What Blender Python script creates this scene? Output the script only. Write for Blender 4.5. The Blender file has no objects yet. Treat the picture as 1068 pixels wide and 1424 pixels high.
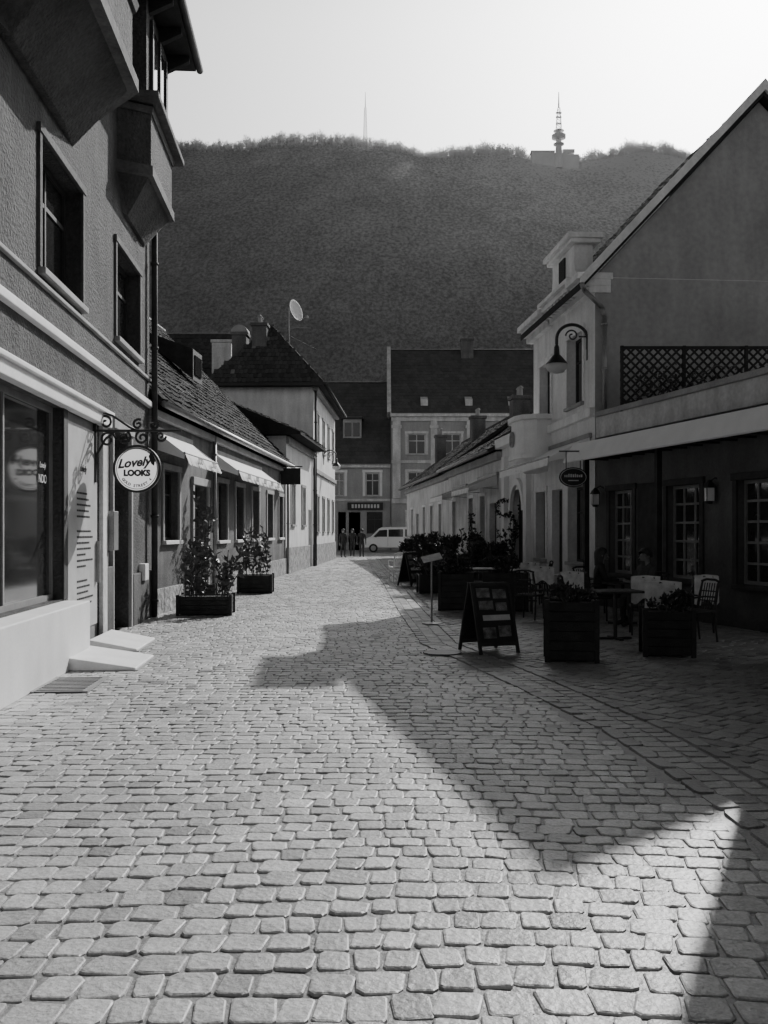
import bpy, bmesh, math, random
from mathutils import Vector, Matrix
random.seed(7)
R=math.radians
C=bpy.context.scene.collection
F=1342.;H=738.;EYE=1.65
def X(px,Y): return (px-534)/F*Y
def Z(py,Y): return EYE+(H-py)/F*Y
U=random.uniform
# ---------------------------------------------------------------- materials
def mat(name,c,rough=.8,var=.25,scale=2.5,bump=0,bscale=40,spec=.4,metal=0,streak=0,attr=False,bd=.02,dirt=0):
    m=bpy.data.materials.new(name);m.use_nodes=True
    n=m.node_tree.nodes;l=m.node_tree.links
    b=n['Principled BSDF'];b.inputs['Roughness'].default_value=rough;b.inputs['Metallic'].default_value=metal
    b.inputs['Specular IOR Level'].default_value=spec
    tc=n.new('ShaderNodeTexCoord')
    def noise(s,det=6,vec=None):
        x=n.new('ShaderNodeTexNoise');x.inputs['Scale'].default_value=s;x.inputs['Detail'].default_value=det
        l.new(vec or tc.outputs['Object'],x.inputs['Vector']);return x.outputs[0]
    def rng(v,a,bb,f0=.3,f1=.7):
        x=n.new('ShaderNodeMapRange');x.inputs[1].default_value=f0;x.inputs[2].default_value=f1
        x.inputs[3].default_value=a;x.inputs[4].default_value=bb;l.new(v,x.inputs[0]);return x.outputs[0]
    def mul(a,bb):
        x=n.new('ShaderNodeMath');x.operation='MULTIPLY'
        l.new(a,x.inputs[0])
        if isinstance(bb,float): x.inputs[1].default_value=bb
        else: l.new(bb,x.inputs[1])
        return x.outputs[0]
    v=rng(noise(scale),1-var,1+var)
    v=mul(v,rng(noise(scale*14,3),1-var*.6,1+var*.6))
    if attr and name=='cobble_stone': v=mul(v,rng(noise(70,3),.8,1.2))
    if streak:
        mp=n.new('ShaderNodeMapping');mp.inputs['Scale'].default_value=(3,3,.5);l.new(tc.outputs['Object'],mp.inputs[0])
        v=mul(v,rng(noise(1.2,5,mp.outputs[0]),1-streak,1+streak*.5))
    if dirt:   # darker soiling near the ground
        s=n.new('ShaderNodeSeparateXYZ');l.new(tc.outputs['Object'],s.inputs[0])
        a=n.new('ShaderNodeMath');a.operation='ADD';l.new(s.outputs[2],a.inputs[0]);l.new(rng(noise(2.2),-.5,.5),a.inputs[1])
        v=mul(v,rng(a.outputs[0],1-dirt,1,.1,1.3))
    if attr:
        a=n.new('ShaderNodeAttribute');a.attribute_name='tone';v=mul(v,a.outputs['Fac'])
    v=mul(v,float(c))
    cc=n.new('ShaderNodeCombineColor')
    for i in range(3): l.new(v,cc.inputs[i])
    l.new(cc.outputs[0],b.inputs['Base Color'])
    if bump:
        bp=n.new('ShaderNodeBump');bp.inputs['Strength'].default_value=bump;bp.inputs['Distance'].default_value=bd
        l.new(noise(bscale,4),bp.inputs['Height']);l.new(bp.outputs[0],b.inputs['Normal'])
    return m
M={}
M['cobble']=mat('cobble_stone',.44,.47,.2,.8,.8,34,.45,attr=True,bd=.009)
M['ground']=mat('earth',.12,.95,.3)
M['stucco_dark']=mat('rough_dark_stucco',.1,.9,.28,1.2,1.0,22,.3,streak=.22,bd=.05,dirt=.3)
M['stucco_mid']=mat('weathered_stucco',.14,.9,.3,1.2,.6,30,.3,streak=.25,dirt=.4)
M['stucco_rest']=mat('dark_restaurant_plaster',.13,.9,.2,1.2,.4,30,.3,streak=.15,dirt=.4)
M['stucco_grey']=mat('grey_stucco',.36,.9,.16,.6,.4,30,.3,streak=.12)
M['stucco_light']=mat('light_stucco',.62,.9,.2,1.0,.5,30,.3,streak=.2,dirt=.3)
M['stucco_pale']=mat('pale_plaster',.78,.85,.12,1.0,.3,30,.3,streak=.15,dirt=.3)
M['white']=mat('white_paint',.8,.6,.07,2,.1,30,.4,streak=.06)
M['trim']=mat('grey_trim',.34,.8,.2,2,.3,40,.3)
M['stone']=mat('rubble_stone',.3,.9,.5,6,.9,9,.3,bd=.06)
M['tile']=mat('clay_tile',.04,.95,.3,1.5,.4,40,.1,attr=True)
M['farroof']=mat('far_roof_tile',.1,.95,.15,.7,0,40,.1,attr=True)
M['hiproof']=mat('hip_roof_tile',.06,.95,.15,.7,0,40,.1,attr=True)
M['glass']=mat('dark_window_glass',.03,.07,.3,.6,0,40,.6)
M['frame_dark']=mat('dark_painted_wood',.05,.7,.3,4,.2,60,.3)
M['frame_white']=mat('painted_window_wood',.5,.6,.1,4,.1,60)
M['frame_grey']=mat('grey_window_wood',.24,.6,.15,4,.1,60)
M['iron']=mat('black_wrought_iron',.025,.45,.2,8,.1,80,.5)
M['metal']=mat('zinc_sheet',.28,.45,.2,3,.1,50,.5,metal=.5)
M['awning']=mat('white_awning_cloth',.88,.8,.04,3,.1,80,.2)
M['awngrey']=mat('grey_awning_cloth',.55,.8,.12,3,.15,80,.2)
M['black']=mat('black_paint',.02,.55,.2,5,.1,60,.4)
M['wood']=mat('dark_wood',.035,.7,.35,5,.4,60,.3)
M['leaf']=mat('shrub_leaf',.1,.5,.4,9,0,40,.5)
M['leafd']=mat('dark_leaf',.045,.55,.4,9,0,40,.4)
M['stem']=mat('stem_bark',.1,.8,.3,9)
M['soil']=mat('soil',.04,.95,.3,9)
M['chalk']=mat('chalk_print',.6,.8,.2,9)
M['print']=mat('menu_photo_print',.16,.5,.8,9)
M['blanket']=mat('woollen_blanket',.62,.95,.2,9,.4,80)
M['wicker']=mat('dark_wicker',.035,.7,.4,20,.6,90)
M['skin']=mat('skin',.2,.6,.05,9)
M['hair']=mat('hair',.03,.6,.2,30)
M['cloth1']=mat('dark_coat',.03,.9,.3,9,.3,60)
M['cloth2']=mat('charcoal_trousers',.04,.9,.3,9,.3,60)
M['cloth3']=mat('grey_pullover',.07,.9,.3,9,.3,60)
M['van']=mat('white_van_paint',.8,.3,.04,1,0,40,.5)
M['tyre']=mat('tyre_rubber',.02,.85,.2,9)
M['lampglass']=mat('lamp_glass',.8,.2,.05,9)
M['tower']=mat('haze_paled_concrete',.85,.9,.06,.1)  # concrete paled in its base colour to imitate haze in the air
M['mast']=mat('haze_paled_steel',.85,.9,.06,.1)  # steel colour lightened as painted haze, like the tower
M['cream']=mat('panel_film',.5,.45,.12,3)
M['linen']=mat('pale_tabletop',.5,.6,.12,3)
def acrylic():
    m=bpy.data.materials.new('opal_acrylic');m.use_nodes=True;n=m.node_tree.nodes;l=m.node_tree.links
    o=n['Material Output'];b=n['Principled BSDF'];b.inputs['Base Color'].default_value=(.75,.75,.75,1);b.inputs['Roughness'].default_value=.4
    t=n.new('ShaderNodeBsdfTranslucent');t.inputs[0].default_value=(.8,.8,.8,1)
    x=n.new('ShaderNodeMixShader');x.inputs[0].default_value=.55;l.new(b.outputs[0],x.inputs[1]);l.new(t.outputs[0],x.inputs[2]);l.new(x.outputs[0],o.inputs[0]);return m
M['opal']=acrylic()
def haze_painted_mat(name,HAZE_GAIN,HILLBASE,cap):  # woodland colour with distance haze painted in, paler high and to the right
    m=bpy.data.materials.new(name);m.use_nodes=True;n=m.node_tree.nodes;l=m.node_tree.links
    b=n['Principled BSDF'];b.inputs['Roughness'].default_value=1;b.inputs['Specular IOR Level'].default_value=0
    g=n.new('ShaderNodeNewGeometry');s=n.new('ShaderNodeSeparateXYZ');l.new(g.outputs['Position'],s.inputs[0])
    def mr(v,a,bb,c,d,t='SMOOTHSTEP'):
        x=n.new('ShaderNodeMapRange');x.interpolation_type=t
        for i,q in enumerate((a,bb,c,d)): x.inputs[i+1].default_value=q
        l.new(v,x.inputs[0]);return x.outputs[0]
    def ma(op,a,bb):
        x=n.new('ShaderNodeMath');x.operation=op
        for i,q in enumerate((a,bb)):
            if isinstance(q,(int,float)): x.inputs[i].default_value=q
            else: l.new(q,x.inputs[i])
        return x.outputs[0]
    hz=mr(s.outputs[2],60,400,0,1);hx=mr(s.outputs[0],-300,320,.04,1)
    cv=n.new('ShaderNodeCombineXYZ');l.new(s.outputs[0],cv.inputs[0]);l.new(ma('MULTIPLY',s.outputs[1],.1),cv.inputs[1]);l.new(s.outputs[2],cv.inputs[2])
    haze_noise=n.new('ShaderNodeTexNoise');haze_noise.inputs['Scale'].default_value=.005;haze_noise.inputs['Detail'].default_value=1;l.new(cv.outputs[0],haze_noise.inputs['Vector'])
    f=ma('MULTIPLY',hz,hx);f=ma('MULTIPLY',f,mr(haze_noise.outputs[0],.3,.7,.8,1.15))
    base=ma('ADD',ma('MULTIPLY',f,HAZE_GAIN),HILLBASE)  # painted haze added onto the plain hill tone
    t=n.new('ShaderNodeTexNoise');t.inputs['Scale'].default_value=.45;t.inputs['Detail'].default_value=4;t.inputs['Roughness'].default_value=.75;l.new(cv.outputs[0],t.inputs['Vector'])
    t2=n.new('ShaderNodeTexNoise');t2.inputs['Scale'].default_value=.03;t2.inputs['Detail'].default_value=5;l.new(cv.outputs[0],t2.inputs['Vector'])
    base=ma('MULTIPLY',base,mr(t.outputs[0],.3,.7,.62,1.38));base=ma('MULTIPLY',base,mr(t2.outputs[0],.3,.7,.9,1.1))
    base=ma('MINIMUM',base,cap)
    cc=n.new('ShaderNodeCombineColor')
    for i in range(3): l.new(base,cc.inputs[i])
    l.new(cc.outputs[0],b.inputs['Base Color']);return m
M['hill']=haze_painted_mat('wooded_hillside_painted_haze',1.0,.19,.85)
M['treefar']=haze_painted_mat('ridge_trees_painted_haze',1.6,.34,.92)  # crest trees carry the painted haze in their base colour too
# ---------------------------------------------------------------- mesh builder
class MB:
    def __init__(s): s.v=[];s.f=[];s.t=None
    def add(s,vs,fs,M_=None):
        n=len(s.v)
        s.v+=[tuple(M_@Vector(p)) for p in vs] if M_ else [tuple(p) for p in vs]
        s.f+=[[i+n for i in f] for f in fs];return s
    def box(s,x0,x1,y0,y1,z0,z1,M_=None):
        x0,x1=sorted((x0,x1));y0,y1=sorted((y0,y1));z0,z1=sorted((z0,z1))
        return s.add([(x0,y0,z0),(x1,y0,z0),(x1,y1,z0),(x0,y1,z0),(x0,y0,z1),(x1,y0,z1),(x1,y1,z1),(x0,y1,z1)],
          [(0,3,2,1),(4,5,6,7),(0,1,5,4),(1,2,6,5),(2,3,7,6),(3,0,4,7)],M_)
    def cyl(s,p0,p1,r0,r1=None,n=10):
        r1=r0 if r1 is None else r1
        p0=Vector(p0);p1=Vector(p1);d=(p1-p0)
        if d.length<1e-6: return s
        q=d.normalized();a=q.orthogonal().normalized();b=q.cross(a)
        vs=[];
        for p,r in ((p0,r0),(p1,r1)):
            for i in range(n):
                t=2*math.pi*i/n;vs.append(p+a*math.cos(t)*r+b*math.sin(t)*r)
        fs=[(i,(i+1)%n,n+(i+1)%n,n+i) for i in range(n)]+[tuple(range(n))[::-1],tuple(range(n,2*n))]
        return s.add(vs,fs)
    def tube(s,pts,r,n=7):
        for a,b in zip(pts[:-1],pts[1:]): s.cyl(a,b,r,r,n)
        return s
    def lathe(s,prof,c=(0,0,0),n=18,M_=None):
        vs=[];k=len(prof)
        for i in range(n):
            t=2*math.pi*i/n
            for r,z in prof: vs.append((c[0]+r*math.cos(t),c[1]+r*math.sin(t),c[2]+z))
        fs=[]
        for i in range(n):
            j=(i+1)%n
            for q in range(k-1): fs.append((i*k+q,j*k+q,j*k+q+1,i*k+q+1))
        fs.append(tuple(i*k for i in range(n))[::-1]);fs.append(tuple(i*k+k-1 for i in range(n)))
        return s.add(vs,fs,M_)
    def prism(s,poly,a0,a1,axis='y',M_=None):
        n=len(poly)
        mk={'y':lambda p,a:(p[0],a,p[1]),'x':lambda p,a:(a,p[0],p[1]),'z':lambda p,a:(p[0],p[1],a)}[axis]
        vs=[mk(p,a0) for p in poly]+[mk(p,a1) for p in poly]
        fs=[tuple(range(n)),tuple(range(n,2*n))[::-1]]+[(i,(i+1)%n,n+(i+1)%n,n+i) for i in range(n)]
        return s.add(vs,fs,M_)
    def loft(s,A,B):
        n=len(A);return s.add(list(A)+list(B),[tuple(range(n)),tuple(range(n,2*n))[::-1]]+[(i,(i+1)%n,n+(i+1)%n,n+i) for i in range(n)])
    def leaf(s,p,sz,up=.3):
        d=Vector((U(-1,1),U(-1,1),U(-1,1)+up)).normalized();w=d.orthogonal().normalized()
        w=(Matrix.Rotation(U(0,6.28),3,d)@w)*sz*.28;p=Vector(p)
        return s.add([p,p+d*sz*.45+w,p+d*sz,p+d*sz*.45-w],[(0,1,2,3)])
    def build(s,name,m,parent=None,smooth=False,bevel=0,fix=True,tone=None):
        me=bpy.data.meshes.new(name);me.from_pydata(s.v,[],s.f)
        if fix and len(s.v)<60000:
            bm=bmesh.new();bm.from_mesh(me);bmesh.ops.recalc_face_normals(bm,faces=bm.faces);bm.to_mesh(me);bm.free()
        if tone is not None:
            a=me.attributes.new('tone','FLOAT','POINT');a.data.foreach_set('value',tone)
        me.update()
        if smooth: me.shade_smooth()
        o=bpy.data.objects.new(name,me);C.objects.link(o);me.materials.append(m)
        if parent: o.parent=parent
        if bevel:
            b=o.modifiers.new('bevel','BEVEL');b.width=bevel;b.segments=2;b.limit_method='ANGLE'
        return o
def tag(o,label,cat,group=None,kind=None):
    if label:o['label']=label
    if cat:o['category']=cat
    if group:o['group']=group
    if kind:o['kind']=kind
    return o
def thing(name,label,cat,loc=(0,0,0),rz=0,group=None):
    o=bpy.data.objects.new(name,None);C.objects.link(o);o.location=loc;o.rotation_euler=(0,0,rz);o.empty_display_size=.2
    return tag(o,label,cat,group)
def text(s,size,loc,rot,m,parent,name='lettering',ext=.004,shear=0,sx=1,align='CENTER',off=0):
    cu=bpy.data.curves.new('t','FONT');cu.body=s;cu.size=size;cu.extrude=ext;cu.shear=shear;cu.align_x=align;cu.align_y='CENTER';cu.resolution_u=3;cu.offset=off
    t=bpy.data.objects.new('t',cu);C.objects.link(t);bpy.context.view_layer.update()
    me=bpy.data.meshes.new_from_object(t.evaluated_get(bpy.context.evaluated_depsgraph_get()))
    bpy.data.objects.remove(t);me.materials.clear();me.materials.append(m)
    o=bpy.data.objects.new(name,me);C.objects.link(o);o.parent=parent;o.location=loc;o.rotation_euler=rot;o.scale=(sx,1,1);return o
def structure(o): o['kind']='structure';return o
# ---------------------------------------------------------------- facade frame
class Fac:
    def __init__(s,name,label,p0,p1,g=1,cat='house',group=None):
        d=Vector((p1[0]-p0[0],p1[1]-p0[1]));s.L=d.length;s.g=g;s.p0=p0;s.dy=d.y/s.L if abs(d.y)>.1 else 1
        s.root=thing(name,label,cat,(p0[0],p0[1],0),math.atan2(d.y,d.x),group)
    def u(s,Y): return (Y-s.p0[1])/s.dy
    def box(s,mb,u0,u1,d0,d1,z0,z1): mb.box(u0,u1,d0*s.g,d1*s.g,z0,z1)
    def wall(s,m,z1,D,ops=(),z0=0,u0=0,u1=None,th=.3,name='wall'):
        u1=s.L if u1 is None else u1
        mb=MB();us=sorted({u0,u1,*[o[0] for o in ops],*[o[1] for o in ops]});zs=sorted({z0,z1,*[o[2] for o in ops],*[o[3] for o in ops]})
        us=[q for q in us if u0<=q<=u1]
        for a,b in zip(us[:-1],us[1:]):
            for c,d in zip(zs[:-1],zs[1:]):
                if any(o[0]<(a+b)/2<o[1] and o[2]<(c+d)/2<o[3] for o in ops): continue
                s.box(mb,a,b,0,th,c,d)
        s.box(mb,u0,u1,th,D,z0,z1)
        return mb.build(name,m,s.root)
    def window(s,u0,u1,z0,z1,rec=.14,nv=2,nh=2,fw=.06,m='frame_white',trim=None,sill='trim',tw=.12,glass='glass',name='window'):
        f=MB();B=s.box
        B(f,u0,u0+fw,rec,rec+.06,z0,z1);B(f,u1-fw,u1,rec,rec+.06,z0,z1);B(f,u0+fw,u1-fw,rec,rec+.06,z1-fw,z1);B(f,u0+fw,u1-fw,rec,rec+.06,z0,z0+fw)
        for i in range(1,nv):
            c=u0+(u1-u0)*i/nv;B(f,c-fw*.35,c+fw*.35,rec+.004,rec+.055,z0+fw,z1-fw)
        for i in range(1,nh):
            c=z0+(z1-z0)*i/nh if nh!=2 else z0+(z1-z0)*.66
            B(f,u0+fw,u1-fw,rec+.008,rec+.05,c-fw*.35,c+fw*.35)
        w=f.build(name,M[m],s.root)
        p=MB();B(p,u0+fw*.5,u1-fw*.5,rec+.03,rec+.04,z0+fw*.5,z1-fw*.5);p.build('pane',M[glass],w)
        if sill:
            q=MB();B(q,u0-.08,u1+.08,-.09,rec,z0-.08,z0-.002);q.build('sill',M[sill],w,bevel=.008)
        if trim:
            q=MB();B(q,u0-tw,u0,-.035,.02,z0,z1);B(q,u1,u1+tw,-.035,.02,z0,z1);B(q,u0-tw-.03,u1+tw+.03,-.05,.02,z1,z1+tw);q.build('surround',M[trim],w,bevel=.006)
        return w
    def band(s,name,m,u0,u1,z0,z1,d=-.08,bevel=.01,d1=.02):
        q=MB();s.box(q,u0,u1,d,d1,z0,z1);return q.build(name,M[m],s.root,bevel=bevel)
def tiles(mb,tones,O,U_,V_,ul,vl,tw=.18,th=.28,keep=None,lift=.035,lo=.5,hi=1.7,fleck=.09):
    O=Vector(O);U_=Vector(U_).normalized();V_=Vector(V_).normalized();N=U_.cross(V_).normalized()
    if N.z<0:N=-N
    nr=int(vl/th);nc=int(ul/tw)
    for r in range(nr+1):
        for c in range(-1,nc+1):
            u=c*tw+(tw*.5 if r%2 else 0)
            if u<-.01 or u+tw>ul+.12: continue
            v=r*th
            if v+th*1.1>vl+.1: continue
            if keep and not keep(u+tw/2,v+th/2): continue
            j=U(-.012,.02);k=U(-.02,.02)
            a=O+U_*(u+.006)+V_*(v+k)+N*(lift+j);b=O+U_*(u+tw-.006)+V_*(v+k+U(-.01,.01))+N*(lift+j+U(-.008,.008))
            m_=O+U_*(u+tw/2)+V_*(v+k-.03)+N*(lift+j+.014)
            e=V_*th*1.12;dn=N*.03
            c1=b+e-N*lift*.9;d1=a+e-N*lift*.9;m2=m_+e-N*lift*.9
            mb.add([a,m_,b,c1,m2,d1,a-dn,m_-dn,b-dn],[(0,1,4,5),(1,2,3,4),(0,6,7,1),(1,7,8,2)])
            t=U(lo,hi)*(2.6 if random.random()<fleck else 1);tones+= [t]*9
def gable_roof(f,u0,u1,de,ze,dr,zr,db=None,mt='tile',tw=.18,th=.28,thick=.12,name='roof',lo=.5,hi=1.7,fleck=.09):
    g=f.g;db=db if db is not None else 2*dr-de
    mb=MB()
    A=[(de*g,ze),(dr*g,zr),(db*g,ze),(db*g,ze-thick),(dr*g,zr-thick*1.5),(de*g,ze-thick)]
    mb.prism(A,u0,u1,'x');tn=[1.]*len(mb.v)
    vl=math.hypot(dr-de,zr-ze)
    tiles(mb,tn,(u0,de*g,ze),(1,0,0),(0,(dr-de)*g,zr-ze),u1-u0,vl,tw,th,lo=lo,hi=hi,fleck=fleck)
    o=mb.build(name,M[mt],f.root,fix=False,tone=tn)
    c=MB()
    k=int((u1-u0)/.4)
    for i in range(k):
        a=u0+i*(u1-u0)/k;c.cyl((a,dr*g,zr+.0),(a+(u1-u0)/k*1.03,dr*g,zr+.02),.11,.095,8)
    c.build('ridge_cap',M['frame_dark'],o,smooth=False)
    return o
def gutter(f,u0,u1,d,z,parent=None,m='metal'):
    q=MB();q.cyl((u0,d*f.g,z),(u1,d*f.g,z),.07,.07,10);q.build('gutter',M[m],parent or f.root,smooth=True)
def pipe(f,u,d,z0,z1,m='metal',r=.05):
    q=MB();q.cyl((u,d*f.g,z0),(u,d*f.g,z1),r,r,10)
    z=z0+.3
    while z<z1: q.cyl((u,d*f.g,z),(u,d*f.g,z+.05),r*1.35,r*1.35,10);z+=1.6
    q.build('drainpipe',M[m],f.root,smooth=True)
def chimney(f,u,d,z0,z1,w=.6,dd=.6,m='stucco_mid',pots=2,parent=None):
    g=f.g;q=MB();q.box(u-w/2,u+w/2,d*g-dd/2,d*g+dd/2,z0,z1-.15);q.box(u-w/2-.06,u+w/2+.06,d*g-dd/2-.06,d*g+dd/2+.06,z1-.15,z1)
    o=q.build('chimney',M[m],parent or f.root,bevel=.01)
    for i in range(pots):
        a=u-w*.25+i*w*.5;k=MB();k.lathe([(.09,0),(.08,.28),(.11,.3),(.11,.34),(.02,.42)],(a,d*g,z1),10);k.build('chimney_pot',M['trim'],o)
    return o
# ================================================================ TERRAIN & ROAD
def lerp(pts,y):
    if y<=pts[0][0]:return pts[0][1]
    for (a,b),(c,d) in zip(pts[:-1],pts[1:]):
        if y<=c:return b+(d-b)*(y-a)/(c-a)
    return pts[-1][1]
LW=[(0,-3.22),(18.5,-4.5),(37,-3.75),(45,-3.3),(57,-2.9),(57.01,-16),(90,-16)]
RW=[(0,4.95),(12.1,4.95),(12.11,7.5),(14.7,7.5),(14.71,6.37),(21.5,4.7),(60,1.43),(60.01,16),(90,16)]
KB=[(0,2.3),(4,2.12),(5.95,2.03),(7.85,1.88),(9.97,1.5),(12.5,.97),(14.1,.6),(19.8,.36),(30.8,.02),(42.6,-.5),(60,-1.0)]
q=MB();q.box(-1500,1500,-60,1600,-.5,-.03);structure(q.build('ground',M['ground']))
V=[];FC=[];T=[]
def stone(cx,cy,ax,w,l,tone,det=2,h=.006):
    n=len(V);ux,uy=ax;vx,vy=-uy,ux
    tx=U(-.03,.03);ty=U(-.03,.03);dz=U(-.0015,.0025)
    sk=U(-.1,.1)
    cj=[(U(.87,1.06),U(.89,1.06)) for _ in range(4)]
    base=[]
    for k,(sx,sy) in enumerate(((1,1),(-1,1),(-1,-1),(1,-1))):
        a,b=cj[k];c1=U(.62,.9);c2=U(.62,.9)
        p1=(sx*w/2*a,sy*l/2*b*c1);p2=(sx*w/2*a*c2,sy*l/2*b)
        base+= [p1,p2] if k%2==0 else [p2,p1]
    rings=((1,-.006),(.975,h*.5),(.88,h*.95)) if det==2 else ((1,-.006),(.93,h))
    for sc,z in rings:
        for (a,b) in base:
            a2=a*sc+sk*b;b2=b*sc
            V.append((cx+a2*ux+b2*vx,cy+a2*uy+b2*vy,z+dz+(a*tx+b*ty if z>0 else 0)+(U(-.001,.001) if z>0 else 0)));T.append(tone)
    for r in range(len(rings)-1):
        for i in range(8): FC.append((n+r*8+i,n+r*8+(i+1)%8,n+r*8+8+(i+1)%8,n+r*8+8+i))
    r=len(rings)-1
    if det==2:
        V.append((cx+U(-.02,.02),cy+U(-.02,.02),h+dz+U(-.001,.002)));T.append(tone);c=len(V)-1
        for i in range(8): FC.append((n+r*8+i,n+r*8+(i+1)%8,c))
    else: FC.append(tuple(n+r*8+i for i in range(8)))
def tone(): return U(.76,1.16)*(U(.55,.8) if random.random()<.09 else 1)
from mathutils import noise as mn
y=1.6;row=0
while y<80:
    dpt=U(.14,.185) if y<40 else U(.26,.32)
    xl=lerp(LW,y)-.2;xr=lerp(KB,y)+.2 if y<60 else lerp(RW,y)
    x=xl+U(0,.15);ph=U(-.004,.004)
    while x<xr+.6:
        w=U(.11,.205) if y<40 else U(.24,.34)
        cx=x+w/2
        yy=y+dpt/2+.05*math.sin(cx*.9+y*.13)+.09*mn.noise(Vector((cx*.8,y*.3,0)))-.05*max(0,cx)**1.4+U(-.009,.009)+ph
        kb=lerp(KB,yy) if yy<60 else 99
        if lerp(LW,yy)-.1<cx<min(lerp(RW,yy),kb-.12):
            sl=-.04 if cx<0 else -.04-.06*cx
            ax=Vector((1,sl+U(-.07,.07))).normalized()
            stone(cx,yy,ax,w-.007,dpt-U(.003,.012),tone(),2 if yy<20 else 1)
        x+=w
    y+=dpt;row+=1
yy=1.5
while yy<58:
    L_=U(.26,.4);yn=yy+L_
    for off,wd in ((0,.14),(.52,.13)):
        a=Vector((lerp(KB,yy)+off,yy));b=Vector((lerp(KB,yn)+off,yn));d=(b-a)
        if b.x<lerp(RW,yn)-.2:
            m=(a+b)/2;stone(m.x,m.y,d.normalized(),d.length-.015,wd,U(.4,.7),1,.013)
    yy=yn
yy=1.5
while yy<58:
    for k in range(2):
        m=Vector((lerp(KB,yy)+.16+k*.19,yy));stone(m.x,m.y,(1,0),.175,.155,U(.55,.9),1,.003)
    yy+=.17
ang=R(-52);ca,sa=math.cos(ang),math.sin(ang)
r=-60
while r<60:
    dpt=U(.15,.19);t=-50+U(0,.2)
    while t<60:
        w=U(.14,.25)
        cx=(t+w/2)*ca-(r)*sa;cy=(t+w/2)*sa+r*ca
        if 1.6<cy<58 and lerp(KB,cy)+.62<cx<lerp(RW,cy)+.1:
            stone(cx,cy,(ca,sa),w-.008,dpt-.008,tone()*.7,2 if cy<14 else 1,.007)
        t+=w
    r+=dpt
nb=len(V)
ys=[-3,0,5,10,14.7,18.5,25,37,45,57,57.01,60,60.01,82]
for a in ys:
    V.append((max(lerp(LW,a),-60) if a<57.005 else -40,a,-.0035));V.append((lerp(RW,a)+.3 if a<60.005 else 40,a,-.0035));T+= [.45,.45]
for i in range(len(ys)-1): FC.append((nb+2*i,nb+2*i+1,nb+2*i+3,nb+2*i+2))
mb=MB();mb.v=V;mb.f=FC
road=structure(mb.build('road',M['cobble'],fix=False,tone=T,smooth=False))
# hill
RG=[(-400,250),(-100,215),(60,200),(200,194),(240,195),(300,199),(345,197),(380,190),(440,188),(500,191),(560,199),(590,208),(620,209),(660,203),(710,204),(750,211),(790,218),(830,210),(890,199),(930,203),(965,213),(1100,240),(1500,290)]
def ridge(px): return lerp(RG,px)
hv=[];hf=[];NX=150;NY=40;HY0=440.
def hz_(t): return t+ .03*math.sin(t*math.pi)
def hillpt(i,j):
    px=-400+1900*i/NX;t=j/NY
    Yr=900;zr=Z(ridge(px),Yr)-5
    z=zr*hz_(t)+mn.noise(Vector((px*.008,t*3,0)))*4*t*(1-t)*4
    return (X(px,Yr)*(.75+.25*t),HY0+(Yr-HY0)*t,z-1)
for j in range(NY+1):
    for i in range(NX+1): hv.append(hillpt(i,j))
for i in range(NX+1):
    p=hillpt(i,NY);hv.append((p[0],1250,p[2]-120))
for j in range(NY+1):
    for i in range(NX): a=j*(NX+1)+i;hf.append((a,a+1,a+NX+2,a+NX+1))
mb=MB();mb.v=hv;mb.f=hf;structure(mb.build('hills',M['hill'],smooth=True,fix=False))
mb=MB()
for k in range(4600):
    px=U(180,1010);Y=U(890,904);t=(Y-HY0)/(900-HY0)
    zb=(Z(ridge(px),900)-5)*hz_(t)-2.5
    cl=.95+.5*mn.noise(Vector((px*.06,0,3)))
    big=(1.15 if (340<px<480 or 860<px<950 or 600<px<740) else .95)*cl
    if 730<px<800: big=.45
    if 560<px<610: big*=.75
    hh=U(5,11.5)*big;x=X(px,900)
    mb.add([(x-.2,Y,zb),(x+.2,Y,zb),(x,Y,zb+hh)],[(0,1,2)])
    for b in range(8):
        a=U(-.9,.9);z0=zb+hh*U(.1,.65);l=hh*U(.2,.4);dy=U(-1,1)
        mb.add([(x,Y,z0-.2),(x,Y,z0+.2),(x+math.sin(a)*l,Y+dy,z0+math.cos(a)*l)],[(0,1,2)])
        for q in range(2):
            xx=x+math.sin(a)*l*.6;zz=z0+math.cos(a)*l*.6;a2=a+U(-.9,.9);mb.add([(xx-.15,Y+dy,zz),(xx+.15,Y+dy,zz+.15),(xx+math.sin(a2)*l*.5,Y+dy,zz+math.cos(a2)*l*.5)],[(0,1,2)])
tag(mb.build('forest',M['treefar'],fix=False),'bare wood standing along the crest of the hill','wood',None,'stuff')
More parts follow.
